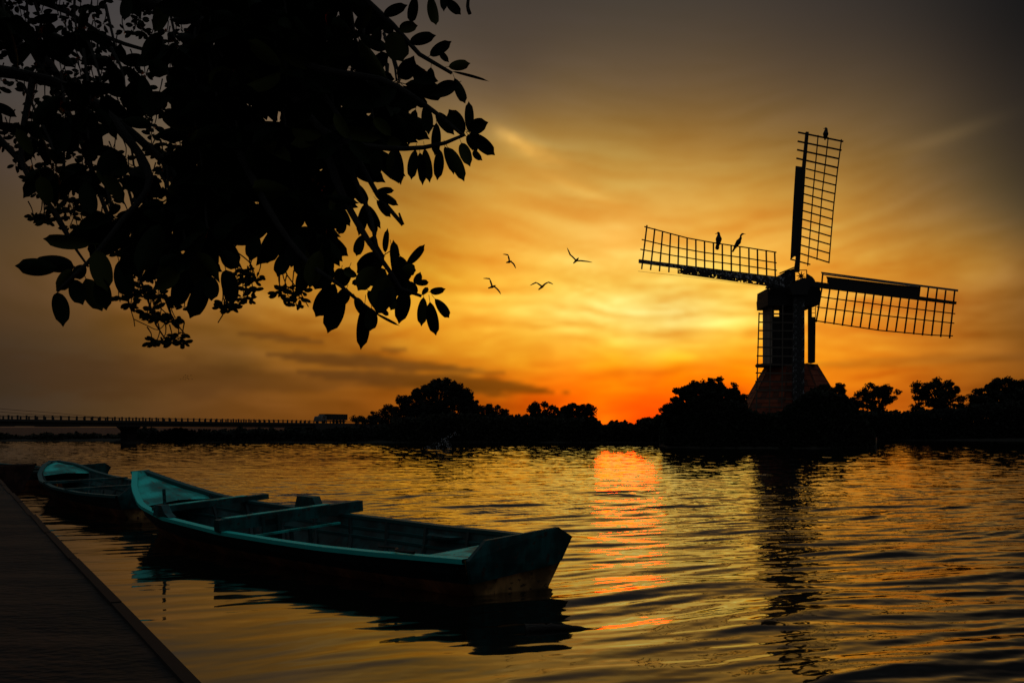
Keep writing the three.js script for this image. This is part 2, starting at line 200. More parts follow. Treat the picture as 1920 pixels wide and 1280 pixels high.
// ------------------------------------------------------------------ water
{
  const R = rng(11), comp = [];
  for (let i = 0; i < 52; i++) { const t = i / 51, lam = 0.15 * Math.pow(3.4 / 0.15, t) * (0.9 + 0.2 * R()); const spread = lam < 0.3 ? 2.2 : lam < 1.1 ? 0.4 : 0.7, th = 0.36 + (R() + R() + R() - 1.5) * spread; const s = 0.0125 * Math.exp(-Math.pow(Math.log(lam / 0.5) / 0.62, 2)) + 0.0085 * Math.exp(-Math.pow(Math.log(lam / 2.0) / 0.5, 2)) + 0.0032; comp.push([2 * Math.PI / lam, Math.sin(th), Math.cos(th), s, R() * 6.283]); }
  const quayDist = (x, d) => (x + 1.234 + 0.5285 * (d - 4.19)) * 0.884;
  const wave = (x, z) => { const d = -z, calm = lerp(0.2, 1, smooth(2.9, 5.6, quayDist(x, d))), gust = 0.4 + 1.2 * fbm(x / 9, z / 14, 3, 91), far = lerp(1, 0.46, smooth(14, 55, d)); const A = calm * gust * far * 2.4; const wx = x + 0.6 * (fbm(x / 3.1, z / 3.1, 2, 95) - 0.5), wz = z + 0.9 * (fbm(x / 2.7, z / 4, 2, 97) - 0.5); let h = 0, gx = 0, gz = 0; for (const [k, sx, sz, s, ph] of comp) { const q = k * (sx * wx + sz * wz) + ph, sn = Math.sin(q), c = Math.cos(q) * (0.62 + 0.55 * sn); h += s / k * (0.62 * sn + 0.275 * sn * sn); gx += s * sx * c; gz += s * sz * c; } return [h * A, gx * A, gz * A]; };
  const pos = [], nor = [], idx = [], rows = 800, cols = 520, r0 = 3.0, r1 = 172, th = 0.78;
  for (let i = 0; i <= rows; i++) { const d = r0 * Math.pow(r1 / r0, i / rows); for (let k = 0; k <= cols; k++) { const x = d * th * (k / cols * 2 - 1), [h, gx, gz] = wave(x, -d); pos.push(x, h, -d); const l = Math.hypot(gx, 1, gz); nor.push(-gx / l, 1 / l, -gz / l); } }
  for (let i = 0; i < rows; i++) for (let k = 0; k < cols; k++) { const a = i * (cols + 1) + k, b = a + cols + 1; idx.push(a, a + 1, b, a + 1, b + 1, b); }
  const base = pos.length / 3; for (const [x, z] of [[-3000, 3000], [3000, 3000], [3000, -3000], [-3000, -3000]]) { pos.push(x, -0.2, z); nor.push(0, 1, 0); } idx.push(base, base + 1, base + 2, base, base + 2, base + 3);
  const g = new THREE.BufferGeometry(); g.setAttribute('position', new THREE.BufferAttribute(new Float32Array(pos), 3)); g.setAttribute('normal', new THREE.BufferAttribute(new Float32Array(nor), 3)); g.setIndex(idx);
  const w = struct('water', g, M.water); tag(w, 'rippled dark lake water mirroring the orange sky');
}

// ------------------------------------------------------------------ quay
const quayDir = V(-0.5285, 0, -1).normalize(), quayIn = V(-1, 0, 0.5285).normalize(), QH = 0.9;
{
  const e = d => V(-1.234 - 0.5285 * (d - 4.19), QH, -d);
  const a = e(-12), b = e(30), pos = [], idx = [], nu = 80, nv = 26;
  for (let i = 0; i <= nu; i++) for (let j = 0; j <= nv; j++) { const p = a.clone().lerp(b, i / nu).addScaledVector(quayIn, 0.06 + 12 * Math.pow(j / nv, 2)); p.y = QH + 0.012 * (fbm(p.x * 1.3, p.z * 1.3, 3, 5) - 0.5); pos.push(p.x, p.y, p.z); }
  for (let i = 0; i < nu; i++) for (let j = 0; j < nv; j++) { const q = i * (nv + 1) + j, r = q + nv + 1; idx.push(q, r, q + 1, r, r + 1, q + 1); }
  const deck = uvBox(geoFrom(pos, idx), 0.35);
  const q = struct('quay', deck, M.concrete); tag(q, 'dark brown concrete quay along the lower left corner');
  const R = rng(5); for (let i = 0; i < 21; i++) { const p0 = e(-12 + i * 2 + 0.006), p1 = e(-10 + i * 2 - 0.006); const w = 0.06, t = 0.16; const m = bar(p0.addScaledVector(quayIn, w / 2 + 0.025 * R()).setY(QH - t / 2 + 0.008 + 0.012 * R()), p1.addScaledVector(quayIn, w / 2 + 0.01 * R()).setY(QH - t / 2 + 0.012 + 0.006 * R()), w, t, V(0, 1, 0)); part('edge_stone', m, M.coping, q); }
  part('quay_wall', prism([e(-12).setY(QH - 0.15), e(30).setY(QH - 0.15), e(30).setY(-1.5), e(-12).setY(-1.5)].map(p => p.addScaledVector(quayIn, 0.03)), quayIn.clone().multiplyScalar(12)), M.concrete, q);
}

// ------------------------------------------------------------------ far banks
const shoreL = [[-1200, 150], [-200, 142], [100, 140], [230, 138], [330, 130], [600, 127], [900, 126], [1100, 126], [1243, 127]], islandL = [[1236, 108], [1250, 97], [1330, 93.5], [1450, 92.2], [1560, 92], [1600, 94], [1645, 96]], rightL = [[1560, 150], [1700, 146], [1920, 143], [2400, 135], [3200, 130]];
function bank(name, label, line, depth, h) {
  const off = [[0, -0.4], [0.5, 0.05], [1.6, 0.3], [5, h], [depth * 0.6, h * 1.1], [depth, h * 1.1]], pos = [], idx = [], n = 90;
  for (let i = 0; i <= n; i++) { const px = lerp(line[0][0], line[line.length - 1][0], i / n), d0 = poly(line, px) + 0.8 * (fbm(px / 25, 0, 3, 3) - 0.5); for (const [o, y] of off) { const d = d0 + o; pos.push((px - CX) / F * d, y + 0.12 * (hash2(i, o) - 0.5) * (o > 1 ? 1 : 0), -d); } }
  for (let i = 0; i < n; i++) for (let j = 0; j < off.length - 1; j++) { const a = i * off.length + j, b = a + off.length; idx.push(a, b, a + 1, b, b + 1, a + 1); }
  tag(struct(name, geoFrom(pos, idx), M.earth), label);
}
bank('far_bank', 'low earth bank across the water behind the trees', shoreL, 1800, 0.6);
bank('island', 'low wooded spit of land that carries the windmill', islandL, 30, 0.6);
bank('far_bank', 'low earth bank at the right beyond the spit', rightL, 1800, 0.6);

function leafBits(R, spots, size, jit) { // small leaf clumps at the given points
  const pos = []; const a = V(), b = V(), n = V();
  for (const [x, y, z, s = 1] of spots) { const L = size * s * (0.6 + 0.8 * R()), w = L * (0.35 + 0.3 * R()); a.set(R() - 0.5, (R() - 0.5) * 0.9, R() - 0.5).normalize(); n.set(R() - 0.5, R() - 0.5, R() - 0.5).normalize(); b.crossVectors(a, n).normalize();
    const P = [[-L, 0], [0, -w], [L, 0], [0, w]].map(([u, v]) => [x + a.x * u + b.x * v, y + a.y * u + b.y * v, z + a.z * u + b.z * v]); pos.push(...P[0], ...P[1], ...P[2], ...P[0], ...P[2], ...P[3]); }
  return geoFrom(pos);
}
function undergrowth(name, label, profile, line, seed, dens, size, deep = 6) {
  const R = rng(seed), spots = [], x0 = profile[0][0], x1 = profile[profile.length - 1][0], n = Math.round((x1 - x0) * dens);
  for (let i = 0; i < n; i++) { const px = lerp(x0, x1, R()), d = poly(line, px) + 0.8 + deep * R(), top = poly(profile, px) + 7 * (fbm(px / 9, seed, 3, 8) - 0.35) + 5 * (hash2(Math.floor(px / 3), seed) - 0.5), bot = HY + F * (EYE - 0.25) / d, py = lerp(top, bot, Math.pow(R(), 0.9)); const p = at(px, py, d); spots.push([p.x, p.y, p.z]); }
  for (let px = x0; px < x1; px += 5) { const d = poly(line, px) + 0.6; for (let k = 0; k < 14; k++) { const p = at(px + 5 * R(), HY + F * EYE / d - 3 * R() + 0.5, d); spots.push([p.x, p.y, p.z, 0.7]); } }
  const o = part(name, leafBits(R, spots, size), M.farLeaf[seed % 3], scene, true); o.userData.kind = 'stuff'; tag(o, label, 'bushes'); return o;
}
undergrowth('far_wood', 'distant low dark wood seen under the bridge at left', [[-150, 811], [-50, 811], [10, 812], [30, 815], [50, 814], [80, 812], [110, 813], [135, 811], [150, 814], [175, 814], [215, 817], [228, 812], [236, 808]], [[-200, 143], [240, 139]], 21, 40, 0.22);
undergrowth('shore_bushes', 'dark bushes on the bank beneath the right end of the bridge', [[234, 806], [250, 802], [285, 803], [296, 808], [330, 802], [365, 807], [400, 804], [430, 807], [450, 802], [500, 806], [560, 804], [590, 806], [612, 803], [660, 800], [700, 798], [745, 792]], [[230, 131], [330, 130], [600, 127], [745, 127]], 22, 52, 0.2);
undergrowth('shore_bushes', 'dark bushes along the far bank below the big dome-shaped tree and the sun', [[735, 786], [800, 775], [880, 775], [935, 778], [985, 779], [1000, 783], [1060, 782], [1115, 784], [1128, 793], [1138, 796], [1150, 788], [1165, 791], [1176, 789], [1190, 793], [1200, 789], [1215, 781], [1235, 780], [1255, 785]], shoreL, 23, 95, 0.2);
undergrowth('island_bushes', 'dense dark bushes around the foot of the windmill', [[1238, 800], [1246, 775], [1270, 755], [1300, 745], [1390, 752], [1402, 762], [1425, 776], [1460, 772], [1490, 752], [1510, 736], [1530, 728], [1560, 735], [1585, 742], [1600, 757], [1618, 778], [1640, 812]], islandL, 24, 210, 0.16, 2.4);
undergrowth('shore_bushes', 'dark bushes along the right bank beyond the windmill spit', [[1575, 775], [1600, 768], [1640, 768], [1690, 772], [1715, 768], [1800, 762], [1830, 756], [1920, 750], [2150, 748]], [[1560, 140], [1600, 147], [1920, 144], [2400, 136]], 25, 110, 0.22);

function farTree(name, label, d, base, lobes, seed, opt = {}) { // lobes [px, py, rx, ry, density]
  const R = rng(seed), u = d / F, p0 = at(base[0], base[1], d); p0.y = 0.55; const o = thing(name, label, 'tree', p0);
  const spots = [], sz = (opt.size ?? 0.19) * 0.8; const limbs = [];
  for (const [px, py, rx, ry, dn = 1] of lobes) {
    const c = at(px, py, d).sub(p0), sub = [], ns = Math.max(4, Math.round(rx * ry / 17));
    for (let i = 0; i < ns; i++) { const a = R() * 6.283, rr = Math.sqrt(R()) * 0.86; sub.push([c.x + Math.cos(a) * rr * rx * u, c.y + Math.sin(a) * rr * ry * u, c.z + (R() - 0.5) * rx * u * 0.9, (4 + 5.5 * R()) * u * (opt.tuft ?? 1)]); }
    const n = Math.round(rx * ry * 6.0 * dn);
    for (let i = 0; i < n; i++) { const s = sub[Math.floor(R() * ns)], th = R() * 6.283, ph = Math.acos(2 * R() - 1), r = s[3] * Math.pow(R(), 0.45); spots.push([s[0] + r * Math.sin(ph) * Math.cos(th), s[1] + r * 0.75 * Math.cos(ph), s[2] + r * Math.sin(ph) * Math.sin(th)]); }
    limbs.push(c); for (let i = 0; i < 3; i++) { const s = sub[Math.floor(R() * ns)]; limbs.push(V(s[0], s[1], s[2])); }
  }
  part('crown', leafBits(R, spots, sz), M.farLeaf[seed % 3], o);
  const hgt = Math.max(...lobes.map(l => at(l[0], l[1], d).y)) - p0.y, fork = V((R() - 0.5) * 0.4, hgt * 0.42, 0);
  const tr = [tube([V(0, -0.4, 0), V(0.1 * (R() - 0.5), hgt * 0.2, 0), fork], 0.05 * hgt, 0.032 * hgt, 5, 6)]; part('trunk', tr[0], M.bark, o);
  part('limbs', join(limbs.map(c => tube([fork.clone(), fork.clone().lerp(c, 0.5).add(V((R() - 0.5) * 0.5, 0.12 * hgt, (R() - 0.5) * 0.5)), c], 0.022 * hgt, 0.007 * hgt, 4, 4))), M.bark, o);
  return o;
}
farTree('dome_tree', 'large dome-crowned tree, the tallest on the far bank, right of the bridge', 131, [822, 826], [[785, 739, 13, 8], [798, 729, 13, 8], [812, 721, 13, 8], [827, 718, 14, 8], [842, 720, 13, 8], [856, 727, 13, 8], [868, 737, 12, 8], [879, 751, 11, 9], [825, 727, 42, 11], [795, 738, 26, 12], [862, 742, 28, 16], [830, 745, 50, 14, 0.45], [766, 756, 28, 16], [752, 777, 22, 20], [780, 778, 36, 22], [845, 768, 62, 20], [800, 770, 40, 16, 0.8], [815, 795, 90, 26, 0.7], [884, 770, 28, 22]], 31);
farTree('round_tree', 'round tree leaning against the right side of the dome-crowned tree', 130, [925, 826], [[914, 775, 22, 19], [936, 778, 18, 18], [920, 795, 36, 18]], 32);
farTree('spreading_tree', 'low spreading tree left of the sun with feathery left crown', 130, [1020, 826], [[1018, 768, 28, 13], [1000, 778, 16, 9], [1050, 776, 20, 12], [1025, 788, 44, 14]], 33);
farTree('spreading_tree', 'low spreading tree just left of the setting sun with a drooping right side', 130, [1080, 826], [[1088, 769, 30, 13], [1066, 774, 20, 12], [1108, 776, 12, 11, 0.7], [1078, 788, 40, 14, 0.8]], 34);
farTree('small_tree', 'smallest round tree beside the truck at the bridge end', 150, [668, 800], [[667, 786, 13, 7]], 35, { size: 0.16 });
farTree('small_tree', 'middle of the three small trees between truck and dome-crowned tree', 145, [698, 800], [[697, 780, 15, 8], [690, 788, 20, 8]], 36, { size: 0.17 });
farTree('small_tree', 'tallest of the three small trees left of the dome-crowned tree', 138, [728, 805], [[728, 771, 14, 10], [733, 785, 16, 12], [716, 785, 12, 9]], 37, { size: 0.17 });
farTree('bushy_tree', 'bushy dark tree right of the gap where the sun sets', 126, [1222, 826], [[1222, 788, 20, 10], [1212, 800, 24, 14]], 38);
farTree('ragged_tree', 'ragged spiky-topped tree at the left end of the windmill spit', 97, [1290, 833], [[1297, 717, 4, 7], [1318, 720, 4, 7], [1298, 729, 18, 14], [1282, 742, 24, 16], [1263, 757, 20, 12], [1255, 775, 16, 18], [1312, 742, 34, 22]], 39, { size: 0.15 });
farTree('ragged_tree', 'ragged tree between the spit end and the windmill, second from left', 95.5, [1345, 833], [[1334, 716, 5, 7], [1349, 716, 4, 8], [1333, 729, 15, 13], [1350, 728, 10, 11], [1340, 745, 34, 26], [1362, 745, 20, 16]], 40, { size: 0.15 });
farTree('conifer', 'small pointed tree close to the left of the windmill base', 95, [1378, 833], [[1377, 724, 4, 6], [1377, 734, 9, 8], [1378, 748, 14, 12], [1392, 748, 10, 8]], 41, { size: 0.14 });
farTree('round_tree', 'round tree hiding the right foot of the windmill', 94.5, [1560, 833], [[1545, 732, 20, 12], [1575, 732, 13, 11], [1535, 748, 22, 14], [1568, 752, 30, 16]], 42, { size: 0.15 });
farTree('open_tree', 'airy round-crowned tree right of the windmill with light showing through', 152, [1648, 822], [[1640, 731, 26, 13, 0.9], [1664, 738, 25, 17, 0.62], [1648, 748, 32, 14, 0.5], [1614, 748, 24, 16, 0.5], [1630, 766, 34, 13, 0.4], [1595, 755, 20, 14]], 43, { size: 0.22 });
farTree('open_tree', 'tall lumpy tree with a flat top near the right edge', 151, [1760, 822], [[1768, 719, 20, 10], [1736, 727, 26, 12], [1780, 735, 28, 14], [1728, 740, 18, 11], [1754, 746, 38, 15, 0.6], [1800, 753, 18, 10, 0.7], [1748, 764, 42, 14, 0.5]], 44, { size: 0.22 });
farTree('broad_tree', 'broad dark tree cut by the right edge of the picture', 150, [1890, 822], [[1888, 727, 42, 20], [1852, 742, 32, 16], [1925, 735, 44, 28], [1880, 755, 70, 24], [1836, 757, 20, 14]], 45, { size: 0.22 });
farTree('broad_tree', 'broad dark tree standing beyond the right picture edge', 149, [2030, 822], [[2020, 730, 60, 24], [1980, 750, 50, 20], [2070, 752, 60, 24]], 46, { size: 0.25 });

// ------------------------------------------------------------------ bridge, truck, car
const bx = d => -49.4 + 0.41 * (d - 103), bdir = V(0.41, 0, -1).normalize(), bside = V(1, 0, 0.41).normalize(); // bside points to the camera's right and near
const railY = d => EYE + lerp(1.13, 0.93, (d - 103) / 51), onBridge = (d, y, s = 0) => V(bx(d), y, -d).addScaledVector(bside, -s);
{
  const o = thing('bridge', 'long low concrete road bridge with post railing at the left', 'bridge', V(0, 0, 0));
  const d0 = 84, d1 = 186, W = 5;
  const slab = (yt, yb, s0, s1, a = d0, b = d1) => { const P = [onBridge(a, yt(a), s0), onBridge(a, yt(a), s1), onBridge(a, yb(a), s1), onBridge(a, yb(a), s0)], Q = [onBridge(b, yt(b), s0), onBridge(b, yt(b), s1), onBridge(b, yb(b), s1), onBridge(b, yb(b), s0)]; const pos = []; const quad = (p, q, r, s) => { for (const v of [p, q, r, p, r, s]) pos.push(v.x, v.y, v.z); }; for (let i = 0; i < 4; i++) { const j = (i + 1) % 4; quad(P[i], P[j], Q[j], Q[i]); } quad(P[3], P[2], P[1], P[0]); quad(Q[0], Q[1], Q[2], Q[3]); return uvBox(geoFrom(pos)); };
  part('deck', slab(d => railY(d) - 0.36, d => railY(d) - 0.62, 0, W), M.bridge, o);
  for (const s of [0.18, 1.8, 3.5]) part('girder', slab(d => railY(d) - 0.621, d => railY(d) - 1.05, s, s + 0.45), M.bridge, o);
  for (const s of [0.03, W - 0.1]) { part('rail', slab(d => railY(d) - 0.02, d => railY(d) - 0.055, s + 0.012, s + 0.05), M.bridge, o); part('rail', slab(d => railY(d) - 0.15, d => railY(d) - 0.175, s + 0.012, s + 0.05), M.bridge, o); }
  const pg = new THREE.BoxGeometry(0.13, 0.40, 0.13);
  for (const [s, off] of [[0.03, 0], [W - 0.1, 0.45]]) for (let d = d0 + 0.5 + off; d < 160; d += 1.02) { const m = part('rail_post', pg, M.bridge, o); m.position.copy(onBridge(d, railY(d) - 0.17 - (off ? 0.03 : 0), s + 0.03)); m.rotation.y = Math.atan2(-0.41, 1); }
  const pier = d => { const c = onBridge(d, 0, W / 2); const tb = [[-0.52, -0.9], [0.52, -0.9], [0.52, 0.9], [-0.52, 0.9]]; const ring = (k, y, kx = 1) => tb.map(([a, b]) => c.clone().addScaledVector(bside, a * kx).addScaledVector(bdir, b * k).setY(y)); const L = [ring(2.1, -0.5, 2.6), ring(1.9, 0.12, 2.4), ring(1.0, 0.36, 1.2), ring(0.8, 0.4), ring(0.8, railY(d) - 1.5), ring(1.25, railY(d) - 1.05, 1.5)], pos = []; for (let i = 0; i + 1 < L.length; i++) for (let k = 0; k < 4; k++) { const q = (k + 1) % 4; for (const v of [L[i][k], L[i][q], L[i + 1][q], L[i][k], L[i + 1][q], L[i + 1][k]]) pos.push(v.x, v.y, v.z); } return uvBox(geoFrom(pos)); };
  part('pier', pier(121.6), M.bridge, o);
  for (const d of [103.9, 111.8]) part('bracket', slab(d => railY(d) - 1.051, d => railY(d) - 1.1, 0.1, W - 0.1, d - 0.7, d + 0.7), M.bridge, o);
  part('abutment', slab(d => railY(d) - 0.63, d => -0.4, -0.2, W + 0.2, 154, 184), M.bridge, o);
}
{ // truck heading left, cab first
  const d = 163, t = thing('truck', 'dark box truck with pale cab driving over the bridge', 'truck', onBridge(d, railY(d) - 0.355, 3.2), Math.atan2(1, 0.41) );
  const dark = mat([0.028, 0.032, 0.03], 0.6), pale = mat([0.2, 0.2, 0.19], 0.5), glass = mat([0.02, 0.022, 0.025], 0.1), tyre = mat([0.015, 0.015, 0.015], 0.9);
  const bxg = (x0, x1, y0, y1, z0, z1) => uvBox(new THREE.BoxGeometry(x1 - x0, y1 - y0, z1 - z0).translate((x0 + x1) / 2, (y0 + y1) / 2, (z0 + z1) / 2));
  // local x runs back along the bridge (away), cab at the near end
  const cargo = part('cargo_box', bxg(-2.4, 3.4, 0.5, 1.42, -0.75, 0.75), dark, t); for (let i = 0; i < 9; i++) part('panel_rib', bxg(-2.2 + i * 0.66, -2.12 + i * 0.66, 0.55, 1.38, -0.79, 0.79), dark, cargo);
  part('chassis', bxg(-3.4, 3.4, 0.32, 0.46, -0.5, 0.5), dark, t);
  const cab = part('cab', prism([V(-4.0, 0.26, -0.68), V(-4.0, 0.66, -0.68), V(-3.75, 1.04, -0.68), V(-2.55, 1.1, -0.68), V(-2.55, 0.26, -0.68)], V(0, 0, 1.36)), pale, t); part('windscreen', prism([V(-4.0, 0.68, -0.6), V(-3.77, 1.0, -0.6), V(-3.79, 1.01, -0.6), V(-4.02, 0.69, -0.6)], V(0, 0, 1.2)), glass, cab); for (const z of [-0.69, 0.69]) part('side_window', bxg(-3.6, -2.95, 0.72, 0.98, z - 0.01, z + 0.01), glass, cab);
  part('wind_deflector', prism([V(-3.3, 1.11, -0.5), V(-2.6, 1.11, -0.5), V(-2.6, 1.34, -0.5)], V(0, 0, 1)), dark, t);
  const wg = new THREE.CylinderGeometry(0.26, 0.26, 0.2, 16).rotateX(Math.PI / 2); for (const x of [-3.2, 1.5, 2.4]) for (const z of [-0.62, 0.62]) { const w = part('wheel', wg, tyre, t); w.position.set(x, 0.26, z); }
}
{
  const d = 174, t = thing('car', 'pale car following behind the truck on the bridge', 'car', onBridge(d, railY(d) - 0.355, 3.2), Math.atan2(1, 0.41));
  const pale = mat([0.4, 0.4, 0.38], 0.35), glass = mat([0.02, 0.022, 0.025], 0.1), tyre = mat([0.015, 0.015, 0.015], 0.9);
  const pr = [[-1.6, 0.2], [-1.62, 0.42], [-1.0, 0.5], [-0.55, 0.78], [0.55, 0.8], [1.05, 0.55], [1.55, 0.5], [1.6, 0.2]]; part('body', prism(pr.map(([x, y]) => V(x, y, -0.55)), V(0, 0, 1.1)), pale, t);
  for (const z of [-0.556, 0.556]) part('side_window', prism([V(-0.8, 0.53, z), V(-0.48, 0.73, z), V(0.5, 0.74, z), V(0.85, 0.55, z)], V(0, 0, Math.sign(z) * 0.01)), glass, t);
  const wg = new THREE.CylinderGeometry(0.2, 0.2, 0.14, 14).rotateX(Math.PI / 2); for (const x of [-1, 1]) for (const z of [-0.5, 0.5]) part('wheel', wg, tyre, t).position.set(x, 0.2, z);
}
{ const o = thing('overhead_wire', 'pair of thin sagging wires in the sky above the bridge at left', 'wires'); for (const k of [0, 6]) part('wire', tube([at(-120, 752 + k, 95), at(0, 766 + k, 108), at(100, 774 + k * 0.8, 122), at(210, 784, 140)], 0.022, 0.022, 12, 4), M.bridge, o); }

// ------------------------------------------------------------------ windmill
{
  const D = 100, org = at(1490, 800, D).setY(0.5), o = thing('windmill', 'dark wooden windmill with four lattice sails on the spit', 'windmill', org);
  const P = (px, py, z = 0) => at(px, py, D - z).sub(org), u = D / F;
  const zig1 = ([x, y]) => [1360 + x / 3.764, 220 + y / 3.764], zig2 = ([x, y]) => [1360 + x / 3.764, 480 + y / 3.764], zig3 = ([x, y]) => [1180 + x / 6, 400 + y / 6], zig4 = ([x, y]) => [1500 + x / 6, 480 + y / 6];
  const Z = 2.0, S = (f, q, z = Z) => { const [a, b] = f(q); return P(a, b, z); };
  const B = (f, a, b, w, t = 0.07, z = Z) => bar(S(f, a, z), S(f, b, z), w * 1.35 * u, t, V(0, 0, 1));
  const polyline = (f, pts, w, z) => join(pts.slice(1).map((q, i) => B(f, pts[i], q, w, 0.06, z)));
  const flat = (f, pts, z, t) => prism(pts.map(q => S(f, q, z)), V(0, 0, -t));
  // upright sail
  { const s = part('sail', flat(zig1, [[573, 100], [592, 102], [570, 352], [548, 700], [526, 1090], [490, 1090], [508, 960], [548, 350]], Z, 0.35), M.darkWood, o);
    const left = [[515, 105], [512, 168], [508, 228], [503, 288], [572, 362], [567, 423], [562, 482], [558, 540], [553, 600], [548, 658], [543, 718], [540, 778], [536, 838], [533, 900], [533, 960], [460, 1000]], right = [[835, 170], [822, 232], [805, 292], [795, 355], [788, 417], [780, 478], [773, 538], [768, 600], [764, 660], [758, 718], [755, 778], [750, 840], [745, 898], [740, 960], [738, 1025], [602, 1038]];
    left.forEach((l, i) => part('cross_bar', B(zig1, l, right[i], i < 4 ? 2.2 : 1.7, 0.07, Z - 0.05), M.lattice, s));
    part('long_bar', polyline(zig1, [[657, 125], [622, 520], [583, 1048]], 1.4, Z + 0.05), M.lattice, s); part('long_bar', polyline(zig1, [[728, 140], [685, 540], [648, 1005]], 1.4, Z + 0.05), M.lattice, s); part('long_bar', polyline(zig1, [[822, 155], [793, 380], [765, 640], [733, 1028]], 1.5, Z + 0.05), M.lattice, s);
    part('wind_board', flat(zig1, [[499, 342], [556, 350], [543, 560], [534, 800], [520, 985], [490, 980], [462, 1004], [474, 760], [486, 540]], Z - 0.04, 0.08), M.darkWood, s); }
  // left sail
  { const s = part('sail', flat(zig3, [[110, 514], [550, 572], [1100, 640], [1750, 720], [1750, 830], [1650, 800], [545, 612], [110, 552]], Z, 0.35), M.peel, o);
    const top = [[200, 132], [288, 170], [376, 200], [465, 227], [558, 252], [652, 273], [750, 293], [848, 310], [948, 325], [1048, 343], [1148, 355], [1246, 370], [1347, 383], [1443, 397], [1542, 412], [1638, 428]], bot = [[140, 627], [240, 637], [340, 652], [446, 662], [550, 580], [650, 595], [752, 605], [850, 615], [950, 625], [1050, 640], [1150, 655], [1248, 668], [1350, 680], [1448, 692], [1548, 705], [1645, 715]];
    top.forEach((q, i) => part('cross_bar', B(zig3, q, bot[i], 2, 0.07, Z - 0.05), M.lattice, s));
    part('long_bar', polyline(zig3, [[170, 148], [376, 203], [652, 276], [948, 330], [1347, 388], [1658, 438]], 1.5, Z + 0.05), M.lattice, s); part('long_bar', polyline(zig3, [[140, 293], [465, 372], [848, 440], [1246, 492], [1660, 556]], 1.4, Z + 0.05), M.lattice, s); part('long_bar', polyline(zig3, [[125, 403], [465, 468], [848, 530], [1246, 580], [1665, 641]], 1.4, Z + 0.05), M.lattice, s);
    part('wind_board', flat(zig3, [[545, 606], [1000, 668], [1700, 762], [1700, 838], [1100, 752], [545, 676]], Z - 0.04, 0.08), M.holed, s);
    part('rope', tube([S(zig3, [100, 650], Z - 0.2), S(zig3, [800, 728], Z - 0.2), S(zig3, [1450, 812], Z - 0.2)], 0.014, 0.014, 8, 4), M.lattice, s); }
  // right sail
  { const s = part('sail', flat(zig4, [[60, 285], [200, 288], [1000, 402], [1768, 512], [1765, 540], [1000, 450], [240, 356], [60, 340]], Z, 0.35), M.darkWood, o);
    const top = [[252, 345], [340, 365], [440, 378], [540, 390], [640, 403], [738, 417], [836, 430], [938, 443], [1036, 455], [1135, 468], [1232, 480], [1335, 470], [1450, 358], [1548, 370], [1645, 385], [1745, 395]], bot = [[185, 742], [283, 755], [383, 768], [480, 783], [581, 795], [680, 807], [779, 822], [880, 832], [978, 845], [1078, 857], [1180, 870], [1282, 880], [1382, 892], [1485, 898], [1587, 910], [1687, 925]];
    top.forEach((q, i) => part('cross_bar', B(zig4, q, bot[i], 2, 0.07, Z - 0.05), M.lattice, s));
    part('long_bar', polyline(zig4, [[225, 458], [1000, 558], [1750, 648]], 1.4, Z + 0.05), M.lattice, s); part('long_bar', polyline(zig4, [[190, 572], [900, 665], [1740, 755]], 1.4, Z + 0.05), M.lattice, s); part('long_bar', polyline(zig4, [[180, 727], [900, 835], [1480, 888], [1725, 897]], 1.5, Z + 0.05), M.lattice, s);
    part('wind_board', flat(zig4, [[300, 228], [1352, 352], [1342, 474], [440, 332], [312, 300], [312, 262]], Z - 0.04, 0.08), M.darkWood, s);
    part('top_rail', flat(zig4, [[243, 176], [1000, 276], [1786, 376], [1784, 398], [1000, 296], [250, 196]], Z + 0.02, 0.12), M.greyBoard, s); part('edge_strip', flat(zig4, [[268, 203], [1340, 340], [1340, 350], [268, 213]], Z + 0.06, 0.06), M.paleRail, s); part('cross_bar', B(zig4, [260, 188], [250, 300], 2, 0.07, Z - 0.05), M.lattice, s); part('cross_bar', B(zig4, [1352, 345], [1338, 470], 2.5, 0.07, Z - 0.05), M.lattice, s); }
  // hanging sail
  { const s = part('sail', flat(zig2, [[487, 220], [560, 220], [562, 600], [556, 1290], [482, 1290], [478, 700]], Z, 0.35), M.peelFew, o);
    const ys = [408, 468, 527, 585, 645, 706, 766, 826, 886, 946, 1006, 1066, 1126, 1186, 1246]; ys.forEach((y, i) => part('cross_bar', B(zig2, [Math.max(240 - i * 3.4, 212), y - 2], [482, y + 1], 1.8, 0.07, Z - 0.05), M.latticePale, s));
    part('long_bar', polyline(zig2, [[240, 398], [226, 866], [215, 1260]], 1.6, Z + 0.05), M.latticePale, s); part('long_bar', polyline(zig2, [[408, 345], [404, 780], [398, 1260]], 1.5, Z + 0.05), M.latticePale, s); part('long_bar', polyline(zig2, [[325, 400], [318, 850], [308, 1260]], 1.2, Z + 0.05), M.latticePale, s); }
  { // hub, star window
    part('windshaft', new THREE.CylinderGeometry(0.45, 0.6, 3.4, 12).rotateX(Math.PI / 2).translate(...P(1500, 534, Z - 1.4).toArray()), M.darkWood, o);
    part('hub', prism([[1484, 530], [1516, 530], [1520, 538], [1514, 552], [1486, 552], [1480, 536]].map(([a, b]) => P(a, b, Z + 0.5)), V(0, 0, -1)), M.darkWood, o);
    const q = (x0, y0, x1, y1) => prism([P(x0, y0, 1.2), P(x1, y0, 1.2), P(x1, y1, 1.2), P(x0, y1, 1.2)], V(0, 0, -0.15));
    const fr = part('star_frame', join([q(1491, 505.5, 1514, 506.8), q(1491, 506.9, 1492, 529), q(1513, 506.9, 1514, 529)]), M.darkWood, o);
